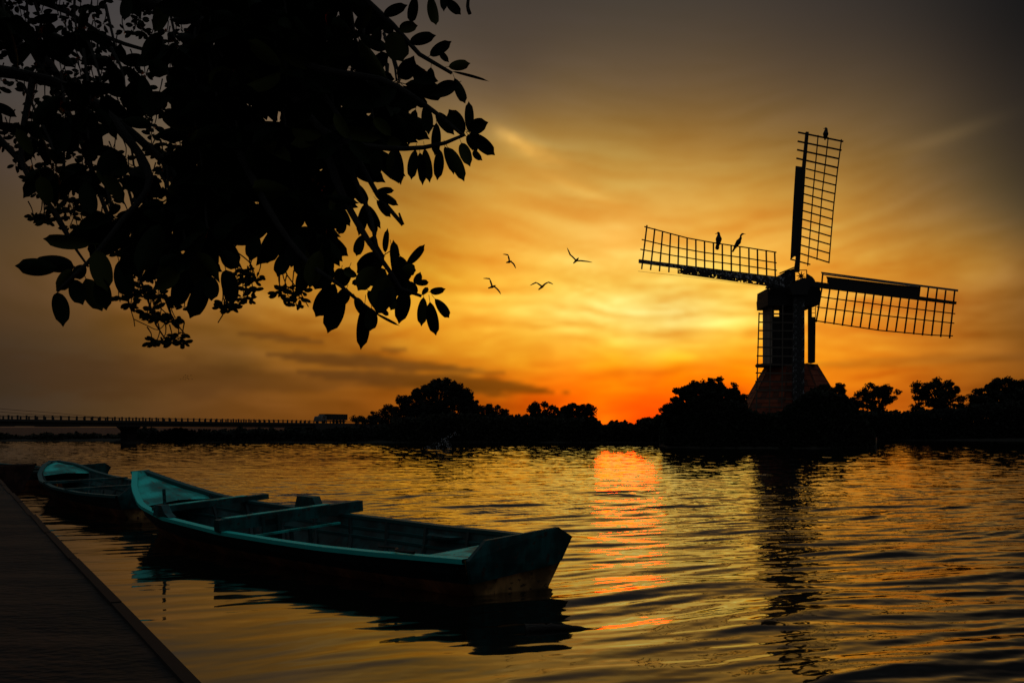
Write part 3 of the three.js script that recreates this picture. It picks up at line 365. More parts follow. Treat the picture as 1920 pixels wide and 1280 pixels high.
    const st = []; for (let k = 0; k < 16; k++) { const a = k * Math.PI / 8 + 0.12, r = k % 2 ? 3.1 : 9.6; st.push(P(1502.8 + Math.sin(a) * r, 517.4 - Math.cos(a) * r, 1.18)); } part('star', prism(st, V(0, 0, -0.1)), mat([0.10, 0.03, 0.02], 0.8), fr); part('star_rod', bar(P(1502.5, 524, 1.14), P(1502.5, 529, 1.14), 0.06, 0.06), M.lattice, fr); }
  { // cap
    const shape = pts => pts.map(([a, b]) => P(a, b, 1.0)); const lenB = V(0, 0, -5.4);
    const cap = part('cap', prism(shape([[1441, 572], [1440, 556], [1446, 540], [1462, 531], [1500, 529], [1528, 530], [1538, 540], [1541, 556], [1535, 572]]), V(0, 0, -4.6)), M.darkWood, o);
    part('cap_dome', prism(shape([[1452, 531.5], [1457, 522], [1463, 519], [1466, 514], [1475, 508], [1490, 503], [1490.5, 531.5]]), V(0, 0, -3.6)), M.peelFew, cap); part('ridge_board', bar(P(1463, 512, 1.02), P(1490, 501, 1.02), 0.1, 0.5), M.darkWood, cap); part('cap_shoulder', prism(shape([[1514.5, 531], [1514.5, 513], [1524, 519], [1528, 524], [1530, 530]]), V(0, 0, -0.5)), M.peelFew, cap);
    for (let i = 0; i < 7; i++) { const y = 540 + i * 4.5, k = Math.sqrt(1 - Math.pow((i - 3.5) / 6, 2)); part('cap_board', prism([P(1443 - k * 3, y, 0.96), P(1443 - k * 3, y + 4, 0.96), P(1443 - k * 3 + 2, y + 4, 0.96), P(1443 - k * 3 + 2, y, 0.96)], V(0, 0, -4.4)), i % 2 ? M.darkWood : mat([0.05, 0.045, 0.04], 0.8), cap); }
    for (let i = 0; i < 8; i++) part('cap_board', prism([[1446, 541 + i * 4], [1482, 541 + i * 4], [1482, 544.4 + i * 4], [1446, 544.4 + i * 4]].map(([a, b]) => P(a, b, 1.05 + 0.01 * (i % 3))), V(0, 0, -0.04)), M.darkWood, cap); }
  { // body: a hollow house of boards, open slot at the right, windows near both corners
    const dk = [M.darkWood, mat([0.045, 0.04, 0.036], 0.8), mat([0.028, 0.026, 0.024], 0.8)]; const wall = part('front_wall', prism([[1449, 570], [1451, 570], [1451, 684], [1449, 684]].map(([a, b]) => P(a, b, 0.02)), V(0, 0, -0.2)), M.darkWood, o);
    for (let i = 0; i < 10; i++) { const x0 = 1451.2 + i * 5.75, x1 = x0 + 5.5; const seg = (y0, y1) => part('board', prism([[x0, y0], [x1, y0], [x1, y1], [x0, y1]].map(([a, b]) => P(a, b, 0.012 * (i % 3))), V(0, 0, -0.08)), dk[i % 3], wall); if (i < 2) { seg(570, 574); seg(593, 684); } else seg(570, 684); }
    const win = part('window_frame', join([[1451, 574, 1452, 593], [1461.5, 574, 1462.7, 593], [1452, 580, 1461.5, 580.6], [1452, 587, 1461.5, 587.6]].map(([a, b, c, d]) => prism([P(a, b, 0.06), P(c, b, 0.06), P(c, d, 0.06), P(a, d, 0.06)], V(0, 0, -0.1)))), M.lattice, o);
    const side = part('side_wall', prism([P(1449, 570, 0), P(1449, 684, 0), P(1449, 684, -0.04), P(1449, 570, -0.04)], V(0.06, 0, 0)), M.greyBoard, o);
    const gb = [M.greyBoard, mat([0.22, 0.215, 0.19], 0.85), mat([0.29, 0.275, 0.24], 0.85)]; for (let i = 0; i < 7; i++) { const x = P(1449, 570, 0).x, z0 = P(1449, 570, 0).z - 0.06 - i * 0.54, yT = P(1449, 571, 0).y, yB = P(1449, 680.5, 0).y; part('board', uvBox(new THREE.BoxGeometry(0.06, yT - yB, 0.52).translate(x + 0.006 * (i % 2), (yT + yB) / 2, z0 - 0.26)), gb[i % 3], side); }
    const back = at(1449, 684, D).sub(org), xb = back.x, zb = back.z - 3.86, yB = back.y, yT = P(1449, 570).y; const bw = (x0, x1, y0, y1) => uvBox(new THREE.BoxGeometry(x1 - x0, y1 - y0, 0.08).translate((x0 + x1) / 2, (y0 + y1) / 2, zb)); const yl = P(1449, 596).y; part('back_wall', join([bw(xb, xb + 3.0, yB, yl), bw(xb, xb + 0.25, yl, yT), bw(xb + 2.2, xb + 3.0, yl, yT)]), M.darkWood, o);
    const x9 = P(1508.6, 684).x; part('right_wall', uvBox(new THREE.BoxGeometry(0.06, yT - yB, 2.6).translate(x9 - 0.05, (yT + yB) / 2, P(1508, 684).z - 1.35)), M.darkWood, o);
    const post = part('corner_post', prism([[1517, 566], [1523, 566], [1523, 681], [1517, 680]].map(([a, b]) => P(a, b, 0.03)), V(0, 0, -0.35)), M.darkWood, o); part('board', prism([[1523.2, 594], [1530, 594], [1529, 679], [1523.2, 681]].map(([a, b]) => P(a, b, 0.02)), V(0, 0, -0.3)), M.darkWood, post); part('window_frame', join([[1529.2, 573, 1530.2, 594], [1523.2, 579, 1529.2, 579.7], [1523.2, 586, 1529.2, 586.8], [1523.2, 572.6, 1530.2, 573]].map(([a, b, c, d]) => prism([P(a, b, 0.02), P(c, b, 0.02), P(c, d, 0.02), P(a, d, 0.02)], V(0, 0, -0.08)))), M.lattice, post);
    part('sill_beam', prism([[1429, 681], [1530, 683], [1528, 687], [1432, 686]].map(([a, b]) => P(a, b, -0.4)), V(0, 0, -3)), M.darkWood, o); }
  { // tapering eight-sided skirt of shingle courses
    const c = P(1484, 684, -2.3), n = 8, courses = 14, y0 = c.y, y1 = 0, r0 = 2.35, r1 = 6.6, R = rng(77); const sk = part('skirt', new THREE.CylinderGeometry(r0 - 0.06, r1 - 0.1, y0 - y1, n, 1).rotateY(Math.PI / 8).translate(c.x, (y0 + y1) / 2, c.z), M.shingles[3], o);
    const crn = (k, t) => { const a = (k + 0.5) / n * Math.PI * 2, rr = lerp(r0, r1, t); return V(c.x + Math.cos(a) * rr, lerp(y0, y1, t), c.z + Math.sin(a) * rr); };
    for (let f = 0; f < n; f++) { const mid = (f + 1) / n * Math.PI * 2; if (Math.sin(mid) < -0.3 && Math.cos(mid) > -0.5) continue; const nrm = V(Math.cos(mid), 0.62, Math.sin(mid)).normalize();
      for (let i = 0; i < 10; i++) { const ta = i / courses, tb = (i + 1.12) / courses, m = Math.max(3, Math.round(lerp(3, 8, i / courses)));
        for (let k = 0; k < m; k++) { const e = 0.003, ua = k / m + e, ub = (k + 1) / m - e, jj = 0.02 * R(); const A = crn(f, ta).lerp(crn(f + 1, ta), ua), Bq = crn(f, ta).lerp(crn(f + 1, ta), ub), Cq = crn(f, tb).lerp(crn(f + 1, tb), ub).addScaledVector(nrm, 0.03 + jj), Dq = crn(f, tb).lerp(crn(f + 1, tb), ua).addScaledVector(nrm, 0.03 + jj); part('shingle', prism([A, Bq, Cq, Dq], nrm.clone().multiplyScalar(0.035)), M.shingles[Math.floor(R() * 4)], sk); } } }
    for (let k = 0; k < n; k++) part('hip_ridge', bar(crn(k, 0).multiplyScalar(1), crn(k, 1), 0.16, 0.16), M.shingles[3], sk); }
}

// ------------------------------------------------------------------ boats
function hull(o, L, K, mats, opt = {}) { // local axes: z = -s towards the bow, x towards the far side; a heel is set by the caller
  const bT = u => poly([[0, 0.80], [0.15, 0.95], [0.35, 1.04], [0.5, 1.05], [0.7, 0.95], [0.84, 0.74], [0.93, 0.46], [1, 0.13]], u) * K, gT = u => poly([[0, 0.50], [0.25, 0.45], [0.5, 0.46], [0.72, 0.52], [0.84, 0.62], [0.93, 0.82], [1, opt.tip ?? 1.06]], u);
  const rows = [1, 0.66, 0.42, 0, -0.3]; const n = 34;
  const sec = (u, side, inset = 0) => { const g = gT(u), b = bT(u); return rows.map(f => { const y = f * (f > 0 ? g : 0.5), k = [1, 0.94, 0.86, 0.72, 0.56][rows.indexOf(f)], rake = opt.rake ?? 1.15; const s = u * (L - rake * (1 - clamp(f + 0.2))) + (u < 0.05 ? 0.12 * (1 - clamp(f)) * (1 - u * 20) : 0); return V(side * Math.max(0.02, b * k - inset), y + inset * (f < 0 ? 0.6 : 0), -s); }); };
  const strip = (side, a, b, inset) => { const pos = [], idx = []; for (let i = 0; i <= n; i++) { const S = sec(i / n, side, inset); for (let r = a; r <= b; r++) pos.push(S[r].x, S[r].y, S[r].z); } const m = b - a + 1; for (let i = 0; i < n; i++) for (let r = 0; r < m - 1; r++) { const p = i * m + r, q = p + m; idx.push(p, q, p + 1, q, q + 1, p + 1); } return uvBox(geoFrom(pos, idx), 0.6); };
  const loft = (A, Bf) => { const pos = [], idx = []; for (let i = 0; i <= n; i++) { const p = A(i / n), q = Bf(i / n); pos.push(p.x, p.y, p.z, q.x, q.y, q.z); } for (let i = 0; i < n; i++) { const a = 2 * i; idx.push(a, a + 2, a + 1, a + 2, a + 3, a + 1); } return uvBox(geoFrom(pos, idx), 0.6); };
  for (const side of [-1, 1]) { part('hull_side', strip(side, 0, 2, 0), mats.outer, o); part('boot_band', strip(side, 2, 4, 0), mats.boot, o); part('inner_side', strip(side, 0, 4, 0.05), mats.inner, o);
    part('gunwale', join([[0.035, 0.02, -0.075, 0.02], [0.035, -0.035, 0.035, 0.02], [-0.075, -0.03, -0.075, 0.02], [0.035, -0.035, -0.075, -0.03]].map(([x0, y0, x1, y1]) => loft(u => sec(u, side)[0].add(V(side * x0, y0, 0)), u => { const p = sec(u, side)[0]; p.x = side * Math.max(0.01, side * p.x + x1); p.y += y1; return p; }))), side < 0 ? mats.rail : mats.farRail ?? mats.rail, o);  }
  for (const side of [-1, 1]) for (const r of [1, 2]) part('stringer', join([[0, 0.02, 0, -0.02], [-0.025, 0.02, 0, 0.02], [-0.025, 0.02, -0.025, -0.02]].map(([x0, y0, x1, y1]) => loft(u => { const p = sec(u, side, 0.052)[r]; return V(side * Math.max(0.01, side * p.x + x0), p.y + y0, p.z); }, u => { const p = sec(u, side, 0.052)[r]; return V(side * Math.max(0.01, side * p.x + x1), p.y + y1, p.z); }))), mats.board, o);
  part('bottom', loft(u => sec(u, -1)[4], u => sec(u, 1)[4]), mats.boot, o);
  const fl = -0.12; for (let k = 0; k < 7; k++) { const x0 = (-0.5 + k / 7) * 1.5 * K + 0.01, x1 = x0 + 1.5 * K / 7 - 0.02; part('floor_board', bar(V((x0 + x1) / 2, fl, -0.3), V((x0 + x1) / 2, fl + 0.02, -L * 0.8), x1 - x0, 0.03, V(0, 1, 0)), mats.floor, o); }
  for (let i = 1; i < 10; i++) for (const side of [-1, 1]) { const S = sec(i / 10.5, side, 0.055); part('rib', join([bar(S[0].clone().add(V(0, -0.03, 0)), S[2], 0.06, 0.05, V(side, 0, 0)), bar(S[2], S[4], 0.06, 0.05, V(side, 0, 0))]), mats.inner, o); }
  const T0 = sec(0, -1), T1 = sec(0, 1); part('transom', prism([T0[0], T1[0], T1[2], T1[4], T0[4], T0[2]], V(0, 0, -0.05)), mats.transom ?? mats.boot, o);
  const wT = bT(0), tb = [[-wT, 0.5], [-wT + 0.27, 0.69], [wT - 0.22, 0.69], [wT, 0.55], [wT - 0.12, 0.28], [wT - 0.26, 0.245], [-wT + 0.09, 0.225]].map(([x, y]) => V(x, y, 0.02 + (y < 0.3 ? -0.075 : 0))); if (!opt.noBoard) part('stern_board', prism(tb, V(0, 0, 0.055)), mats.board, o);
  const th = (s0, ext, y, w, t, m, nm = 'thwart') => { const u = s0 / L, b = bT(u); return part(nm, bar(V(-b - ext[0], gT(u) + y, -s0), V(b + ext[1], gT(u) + y, -s0), w, t, V(0, 1, 0)), m, o); };
  // raised triangular foredeck
  const fd = 0.85, pos = [], idx = []; for (let i = 0; i <= 8; i++) { const u = lerp(fd, 0.985, i / 8), b = bT(u) - 0.05, y = gT(u) - 0.05 - 0.02 * (i === 0); for (const [x, yy] of [[-b, y], [0, y + 0.05], [b, y]]) pos.push(x, yy, -sec(u, 1)[0].z * -1); } for (let i = 0; i < 8; i++) for (let k = 0; k < 2; k++) { const a = i * 3 + k, q = a + 3; idx.push(a, q, a + 1, q, q + 1, a + 1); } part('foredeck', uvBox(geoFrom(pos, idx), 0.6), mats.deck ?? mats.rail, o);
  part('stem_head', prism([sec(1, -1)[0].add(V(-0.04, 0.03, 0)), sec(1, 1)[0].add(V(0.04, 0.03, 0)), sec(1, 1)[2].add(V(0.02, 0, 0)), sec(1, -1)[2].add(V(-0.02, 0, 0))], V(0, 0, -0.07)), mats.rail, o);
  // stern seat
  part('stern_seat', prism([V(-wT * 0.98, 0.43, -0.14), V(wT * 0.98, 0.43, -0.14), V(bT(0.11) - 0.1, 0.41, -1.12), V(-bT(0.11) + 0.1, 0.41, -1.12)], V(0, -0.035, 0)), mats.rail, o);
  if (opt.detail) {
    const a = th(opt.b1, [0.06, 0.3], 0.10, 0.16, 0.17, mats.beam, 'cross_beam'); const u1 = opt.b1 / L, b1 = bT(u1); part('seat_plank', bar(V(-b1 + 0.06, gT(u1) + 0.192, -opt.b1), V(b1 - 0.3, gT(u1) + 0.192, -opt.b1), 0.155, 0.012, V(0, 1, 0)), mats.rail, a);
    for (const x of [-0.42, -0.16]) part('cleat', bar(V(x, gT(u1) - 0.30, -opt.b1 + 0.10), V(x, gT(u1) + 0.16, -opt.b1 + 0.10), 0.05, 0.03, V(0, 0, 1)), mats.inner, o); part('bulkhead', prism([V(-0.40, gT(u1) - 0.28, -opt.b1 + 0.05), V(-0.18, gT(u1) - 0.28, -opt.b1 + 0.05), V(-0.18, gT(u1) + 0.1, -opt.b1 + 0.05), V(-0.40, gT(u1) + 0.1, -opt.b1 + 0.05)], V(0, 0, 0.03)), mats.board, o); part('lower_shelf', bar(V(-b1 + 0.2, gT(u1) - 0.1, -opt.b1 + 0.16), V(b1 - 0.2, gT(u1) - 0.1, -opt.b1 + 0.16), 0.06, 0.03, V(0, 1, 0)), mats.rail, o); for (const x of [0.0, 0.32]) part('strut', bar(V(x, -0.1, -opt.b1 + 0.16), V(x, gT(u1) - 0.12, -opt.b1 + 0.16), 0.05, 0.04), mats.board, o);
    const c = th(opt.b2, [-0.02, 0.36], 0.035, 0.2, 0.09, mats.beam, 'cross_beam'), u2 = opt.b2 / L, b2 = bT(u2); part('seat_plank', bar(V(-b2 + 0.05, gT(u2) + 0.088, -opt.b2), V(b2 - 0.05, gT(u2) + 0.088, -opt.b2), 0.19, 0.012, V(0, 1, 0)), mats.rail, c);
    const ub = (opt.b2 - 0.55) / L; part('rowlock_block', prism([V(-bT(ub) - 0.04, gT(ub) + 0.02, -opt.b2 + 0.85), V(-bT(ub) - 0.04, gT(ub) + 0.02, -opt.b2 + 0.25), V(-bT(ub) - 0.04, gT(ub) + 0.2, -opt.b2 + 0.36), V(-bT(ub) - 0.04, gT(ub) + 0.2, -opt.b2 + 0.6), V(-bT(ub) - 0.04, gT(ub) + 0.08, -opt.b2 + 0.7)], V(0.13, 0, 0)), mats.board, o); part('thole_pin', tube([V(-bT(ub) + 0.1, gT(ub) - 0.1, -opt.b2 + 0.42), V(-bT(ub) + 0.1, gT(ub) + 0.44, -opt.b2 + 0.42)], 0.03, 0.028, 3, 8), mats.beam, o);
    const uf = (opt.b2 - 1.6) / L; part('rowlock_block', prism([V(bT(uf) - 0.04, gT(uf) + 0.02, -opt.b2 + 2.1), V(bT(uf) - 0.04, gT(uf) + 0.02, -opt.b2 + 1.4), V(bT(uf) - 0.04, gT(uf) + 0.21, -opt.b2 + 1.5), V(bT(uf) - 0.04, gT(uf) + 0.21, -opt.b2 + 1.98)], V(0.14, 0, 0)), mats.board, o);
    const ul = 2.4 / L; part('side_ledge', prism([V(bT(ul) - 0.06, gT(ul) - 0.12, -2.05), V(bT(ul) - 0.24, gT(ul) - 0.12, -2.2), V(bT(ul) - 0.24, gT(ul) - 0.12, -2.7), V(bT(ul) - 0.06, gT(ul) - 0.12, -2.85)], V(0, 0.03, 0)), mats.board, o);
    part('rope_end', tube([V(-bT(0.1) + 0.02, gT(0.1) + 0.05, -0.8), V(-bT(0.1) - 0.02, gT(0.1) + 0.055, -1.1), V(-bT(0.1) + 0.1, gT(0.1) + 0.05, -1.25), V(-bT(0.1) + 0.02, gT(0.1) + 0.06, -1.5)], 0.02, 0.014, 10, 6), M.lattice, o);
  } else { th(L * 0.35, [0.03, 0.03], 0.02, 0.2, 0.06, mats.rail); th(L * 0.62, [0.03, 0.03], 0.02, 0.2, 0.06, mats.rail); }
}
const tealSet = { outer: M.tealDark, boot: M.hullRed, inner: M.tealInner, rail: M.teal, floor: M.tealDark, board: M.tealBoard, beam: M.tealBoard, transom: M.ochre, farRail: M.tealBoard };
function placeBoat(name, label, stern, deg, heel, L, K, mats, opt) { const o = thing(name, label, 'boat', stern, 0, opt.group); o.rotation.order = 'YXZ'; o.rotation.set(0, deg * Math.PI / 180, heel * Math.PI / 180); hull(o, L, K, mats, opt); return o; }
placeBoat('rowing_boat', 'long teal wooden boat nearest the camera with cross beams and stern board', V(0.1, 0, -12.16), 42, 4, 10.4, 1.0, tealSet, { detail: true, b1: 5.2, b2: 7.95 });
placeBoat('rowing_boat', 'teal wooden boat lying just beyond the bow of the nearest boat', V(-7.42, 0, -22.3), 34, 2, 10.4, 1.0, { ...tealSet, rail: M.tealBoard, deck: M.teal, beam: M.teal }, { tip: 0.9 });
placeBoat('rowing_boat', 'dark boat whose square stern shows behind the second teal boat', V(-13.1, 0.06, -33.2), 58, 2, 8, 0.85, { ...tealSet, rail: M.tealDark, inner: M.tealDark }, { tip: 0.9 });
{ const o = placeBoat('mooring_boat', 'brown boat with a post and rail at the left picture edge', V(-12.3, 0.45, -26.2), 66, 0, 7, 0.9, { outer: M.brownHull, boot: M.brownHull, inner: M.brownHull, rail: M.brownHull, floor: M.brownHull, board: M.brownHull, beam: M.brownHull }, { tip: 0.95, noBoard: true });
  for (const s of [0.05, 1.05, 2.2, 3.4]) part('rail_post', bar(V(-0.76, 0.45, -s), V(-0.76, 0.74, -s), 0.06, 0.06), M.darkWood, o); part('hand_rail', tube([V(-0.76, 0.68, 0), V(-0.76, 0.71, -1.5), V(-0.76, 0.74, -3.5)], 0.018, 0.018, 6, 5), M.darkWood, o); }
{ const p0 = onWater(985, 1183), p1 = onWater(1113, 1181), g = tube([p0.clone().setY(0.02), p0.clone().lerp(p1, 0.3).setY(0.035), p0.clone().lerp(p1, 0.72).setY(0.03), p1.clone().setY(0.008)], 0.055, 0.014, 16, 9, 0.5); g.translate(0, -0.008, 0); tag(part('driftwood', g, M.bark, scene, true), 'dark piece of driftwood floating below the nearest boat\'s stern', 'driftwood'); }
{ // splash far out on the lake
  const R = rng(91), L = [], c = onWater(800, 842); const drop = (p, r) => L.push(new THREE.IcosahedronGeometry(r, 0).translate(p.x, p.y, p.z)); const k = 90 / F;
  const arc = [[822, 838], [826, 831], [832, 825], [838, 821], [845, 817], [855, 813]]; arc.forEach(([x, y], i) => { for (let q = 0; q < 6; q++) drop(at(x + 8 * (R() - 0.5), y + 6 * (R() - 0.5), 90), k * (0.3 + 0.5 * R())); });
  for (let q = 0; q < 60; q++) { const x = 795 + 52 * R(), top = poly([[795, 838], [815, 830], [835, 822], [847, 832]], x); drop(at(x, lerp(top, 842, R()), 90 + 2 * R()), k * (0.25 + 0.4 * R())); }
  for (const [x0, y0, x1, y1] of [[834, 825, 843, 842], [800, 836, 801, 843], [804, 838, 805, 843], [836, 835, 840, 843], [817, 836, 818, 843], [827, 822, 828, 828]]) L.push(tube([at(x0, y0, 90), at((x0 + x1) / 2 + 1.5, (y0 + y1) / 2 - 1, 90), at(x1, y1, 90)], k * 0.35, k * 0.2, 5, 4));
  tag(part('water_splash', join(L), mat([0.8, 0.82, 0.85], 0.3), scene, true), 'pale splash of water drops far out before the dome-shaped tree', 'splash'); }

// ------------------------------------------------------------------ birds
function cormorant(label, px, py, d, caps) { const k = d / F, o = thing('cormorant', label, 'bird', at(px, py, d)); part('body', blob(caps.map(([x0, y0, x1, y1, r0, r1, f]) => [V(x0, y0, 0).multiplyScalar(k), V(x1, y1, 0).multiplyScalar(k), r0 * k, r1 * k, f]), 54), M.bird, o); for (const x of [-1.3, 1.3]) part('leg', tube([V(x, 2, 0.4).multiplyScalar(k), V(x, -0.6, 0.6).multiplyScalar(k)], 0.4 * k, 0.35 * k, 3, 5), M.bird, o); return o; }
cormorant('upright cormorant on the left sail looking left', 1347, 457, 98, [[0, 1, 1, 9, 4.2, 5.6], [1, 9, 1, 14, 5.4, 3.6], [1, 14, 1.2, 19, 2.6, 2.1], [1.2, 19, 0, 20.6, 2.2, 2.0], [-1, 20, -6, 18.4, 0.9, 0.35], [0, 0, -1.4, -4, 2.6, 3], [-1.4, -4, -1.8, -7.5, 3.2, 3.9, 2.2]]);
cormorant('leaning cormorant on the left sail looking right', 1382, 461.5, 98, [[-3, -1, 3, 8, 3.1, 4.6], [3, 8, 7, 15, 4.4, 2.4], [7, 15, 7.4, 20, 1.9, 1.5], [7.4, 20, 10, 22.8, 1.5, 1.5], [10, 22.8, 11.5, 23.2, 1.6, 1.4], [11.5, 23.2, 17, 22.8, 0.8, 0.3], [-3, -1, -7.5, -9.5, 2.2, 1.6, 2]]);
cormorant('lone cormorant on top of the upright sail', 1549, 259, 98, [[-0.5, 3, -0.3, 8, 3.8, 4.9], [-0.3, 8, 0.3, 13.5, 4.8, 3.4], [0.3, 13.5, 0.8, 17, 2.8, 2.4], [0.8, 17, 0, 18.6, 2.4, 1.8], [-1.2, 18.6, -5, 18, 0.8, 0.3], [-0.6, 2.5, -1.6, -1.8, 2.6, 1.7]]);
function gull(label, d, P) { // P: left tip, elbow, shoulder, body, tail, right shoulder, elbow, tip in pixels, all scaled by real distance
  const q = P.map(([x, y]) => at(880 + x / 7.385, 440 + y / 7.385, d)), org = q[3].clone(), k = d / F, L = []; q.forEach(v => v.sub(org));
  const wing = (sh, el, tip) => { const st = [[V(0, 0, 0).lerp(sh, 0.4), 3.4, 0], [sh, 3.0, -0.6], [sh.clone().lerp(el, 0.5).add(V(0, 0.3 * k, 0)), 2.9, 0.4], [el, 2.9, 1.4], [el.clone().lerp(tip, 0.5).add(V(0, 0.4 * k, 0)), 2.1, 0.2], [el.clone().lerp(tip, 0.85), 1.1, -1.4], [tip, 0.25, -2.6]], pos = [], idx = [], m = 8;
    st.forEach(([c, ch, fz], i) => { const dir = (i < 6 ? st[i + 1][0].clone().sub(c) : c.clone().sub(st[i - 1][0])).normalize(), up = V(-dir.y, dir.x, 0); if (up.y < 0) up.negate(); const cd = V(0, 0, -1).addScaledVector(up, 0.55).normalize(), th = new THREE.Vector3().crossVectors(cd, dir).normalize(); for (let a = 0; a < m; a++) { const A = a / m * 6.2832; const p = c.clone().add(V(0, 0, -fz * k)).addScaledVector(cd, Math.cos(A) * ch * k * 1.15).addScaledVector(th, Math.sin(A) * Math.min(0.75, ch * 0.4) * k); pos.push(p.x, p.y, p.z); } });
    for (let i = 0; i + 1 < st.length; i++) for (let a = 0; a < m; a++) { const b = (a + 1) % m, x = i * m; idx.push(x + a, x + m + a, x + b, x + m + a, x + m + b, x + b); } return geoFrom(pos, idx); };
  const tail = q[4], head = tail.clone().multiplyScalar(-0.75).add(V(0, 0.3 * k, 2 * k));
  L.push(blob([[V(0, 0, 0), head.clone().multiplyScalar(0.7), 2.3 * k, 1.6 * k], [head.clone().multiplyScalar(0.7), head, 1.5 * k, 1.2 * k], [V(0, 0, 0), tail, 2.3 * k, 1.1 * k], [head, head.clone().multiplyScalar(1.5), 0.6 * k, 0.2 * k]], 40)); L.push(wing(q[2], q[1], q[0]), wing(q[5], q[6], q[7]));
  const o = part('gull', join(L), M.bird, scene, true); o.position.copy(org); tag(o, label, 'bird', 'birds flying past the sunset'); return o; }
gull('upper left of the four flying birds, wings bent', 45, [[462, 270], [535, 278], [552, 345], [550, 376], [515, 384], [578, 374], [615, 405], [645, 470]]);
gull('lowest left of the four flying birds, wings bent', 45, [[190, 605], [280, 608], [308, 690], [316, 722], [265, 738], [352, 722], [400, 765], [437, 826]]);
gull('flying bird with both wings arched, right of the lowest left one', 44, [[838, 705], [925, 660], [985, 700], [1010, 718], [962, 757], [1036, 690], [1095, 655], [1162, 688]]);
gull('flying bird with one wing raised steeply, rightmost of the four', 46, [[1353, 180], [1398, 275], [1452, 328], [1480, 358], [1445, 392], [1512, 360], [1582, 362], [1705, 384]]);
{ const R = rng(61), d = 220, k = d / F, pts = [[27, 13.4], [37.5, 14], [31.5, 15], [24, 16.6], [28, 17.8], [31, 18.6], [23, 20.2], [26.5, 21.3], [33, 20.8], [18, 21.2], [39.5, 21.2]];
  for (const [x, y] of pts) { const c = at(320 + x, 690 + y, d), a = (R() - 0.5) * 1.2, w = 1.15 * k; const g = join([tube([V(-w, 0.5 * k, 0), V(-w * 0.4, 0.6 * k, 0), V(0, 0, 0), V(w * 0.4, 0.6 * k, 0), V(w, 0.3 * k, 0)], 0.3 * k, 0.3 * k, 6, 4), new THREE.SphereGeometry(0.45 * k, 6, 4)]); g.rotateZ(a); const o = part('flock_bird', g, M.bird, scene, true); o.position.copy(c); tag(o, 'tiny dark bird of the far flock left above the bridge', 'bird', 'birds of the far flock'); } }

// ------------------------------------------------------------------ the rubber tree over the quay and the small-leaved tree behind it
function leafGeo(curl, fold, fat, stalk = 0.2) { // unit leaf along +y with its petiole, half width 0.5 at scale 1
  const n = 11, pos = [], idx = [], prof = t => t > 0.82 ? lerp(0.66, 0.03, Math.pow((t - 0.82) / 0.18, 0.75)) : Math.pow(Math.sin(Math.PI * Math.pow(t * 0.95, fat)), 0.6);
  for (let i = 0; i <= n; i++) { const t = i / n, w = i === 0 ? 0.02 : i === n ? 0.004 : Math.max(0.02, 0.5 * prof(t)), z = curl * (t * t - t * 0.3); pos.push(-w, t, z + fold * w, -w * 0.5, t, z + fold * w * 0.35, 0, t, z - 0.01, w * 0.5, t, z + fold * w * 0.35, w, t, z + fold * w); }
  for (let i = 0; i < n; i++) for (let k = 0; k < 4; k++) { const a = i * 5 + k, b = a + 5; idx.push(a, b, a + 1, b, b + 1, a + 1); }
  const s = pos.length / 3, r = 0.028; for (const [y, zz] of [[-stalk, -stalk * 0.25], [0.02, 0]]) for (let k = 0; k < 3; k++) pos.push(Math.cos(k * 2.09) * r, y, zz + Math.sin(k * 2.09) * r * 0.8); for (let k = 0; k < 3; k++) { const j = (k + 1) % 3; idx.push(s + k, s + j, s + 3 + k, s + j, s + 3 + j, s + 3 + k); }
  return geoFrom(pos, idx);
}
const bigLeaves = [leafGeo(-0.14, 0.3, 0.92), leafGeo(0.10, 0.22, 1.0), leafGeo(-0.24, 0.42, 0.85), leafGeo(0.02, 0.5, 0.95)];
function leafMatrix(a, b, w, R, tilt) { const y = b.clone().sub(a), L = y.length(); y.normalize(); const toCam = V(0, EYE, 0).sub(a).normalize(); const z = toCam.clone().addScaledVector(y, -toCam.dot(y)).normalize(); const x = new THREE.Vector3().crossVectors(y, z).normalize(); const t = (R() - 0.5) * 2 * tilt; const x2 = x.clone().multiplyScalar(Math.cos(t)).addScaledVector(z, Math.sin(t)), z2 = new THREE.Vector3().crossVectors(x2, y).normalize(); const m = new THREE.Matrix4().makeBasis(x2, y, z2); if (R() < 0.5) { m.makeBasis(x2.clone().negate(), y, z2.clone().negate()); } const flip = new THREE.Matrix4().makeScale(w, L, w * 0.8 + L * 0.2); m.multiply(flip); m.setPosition(a); return m; }
const inside = (P, x, y) => { let c = false; for (let i = 0, j = P.length - 1; i < P.length; j = i++) if ((P[i][1] > y) !== (P[j][1] > y) && x < (P[j][0] - P[i][0]) * (y - P[i][1]) / (P[j][1] - P[i][1]) + P[i][0]) c = !c; return c; };
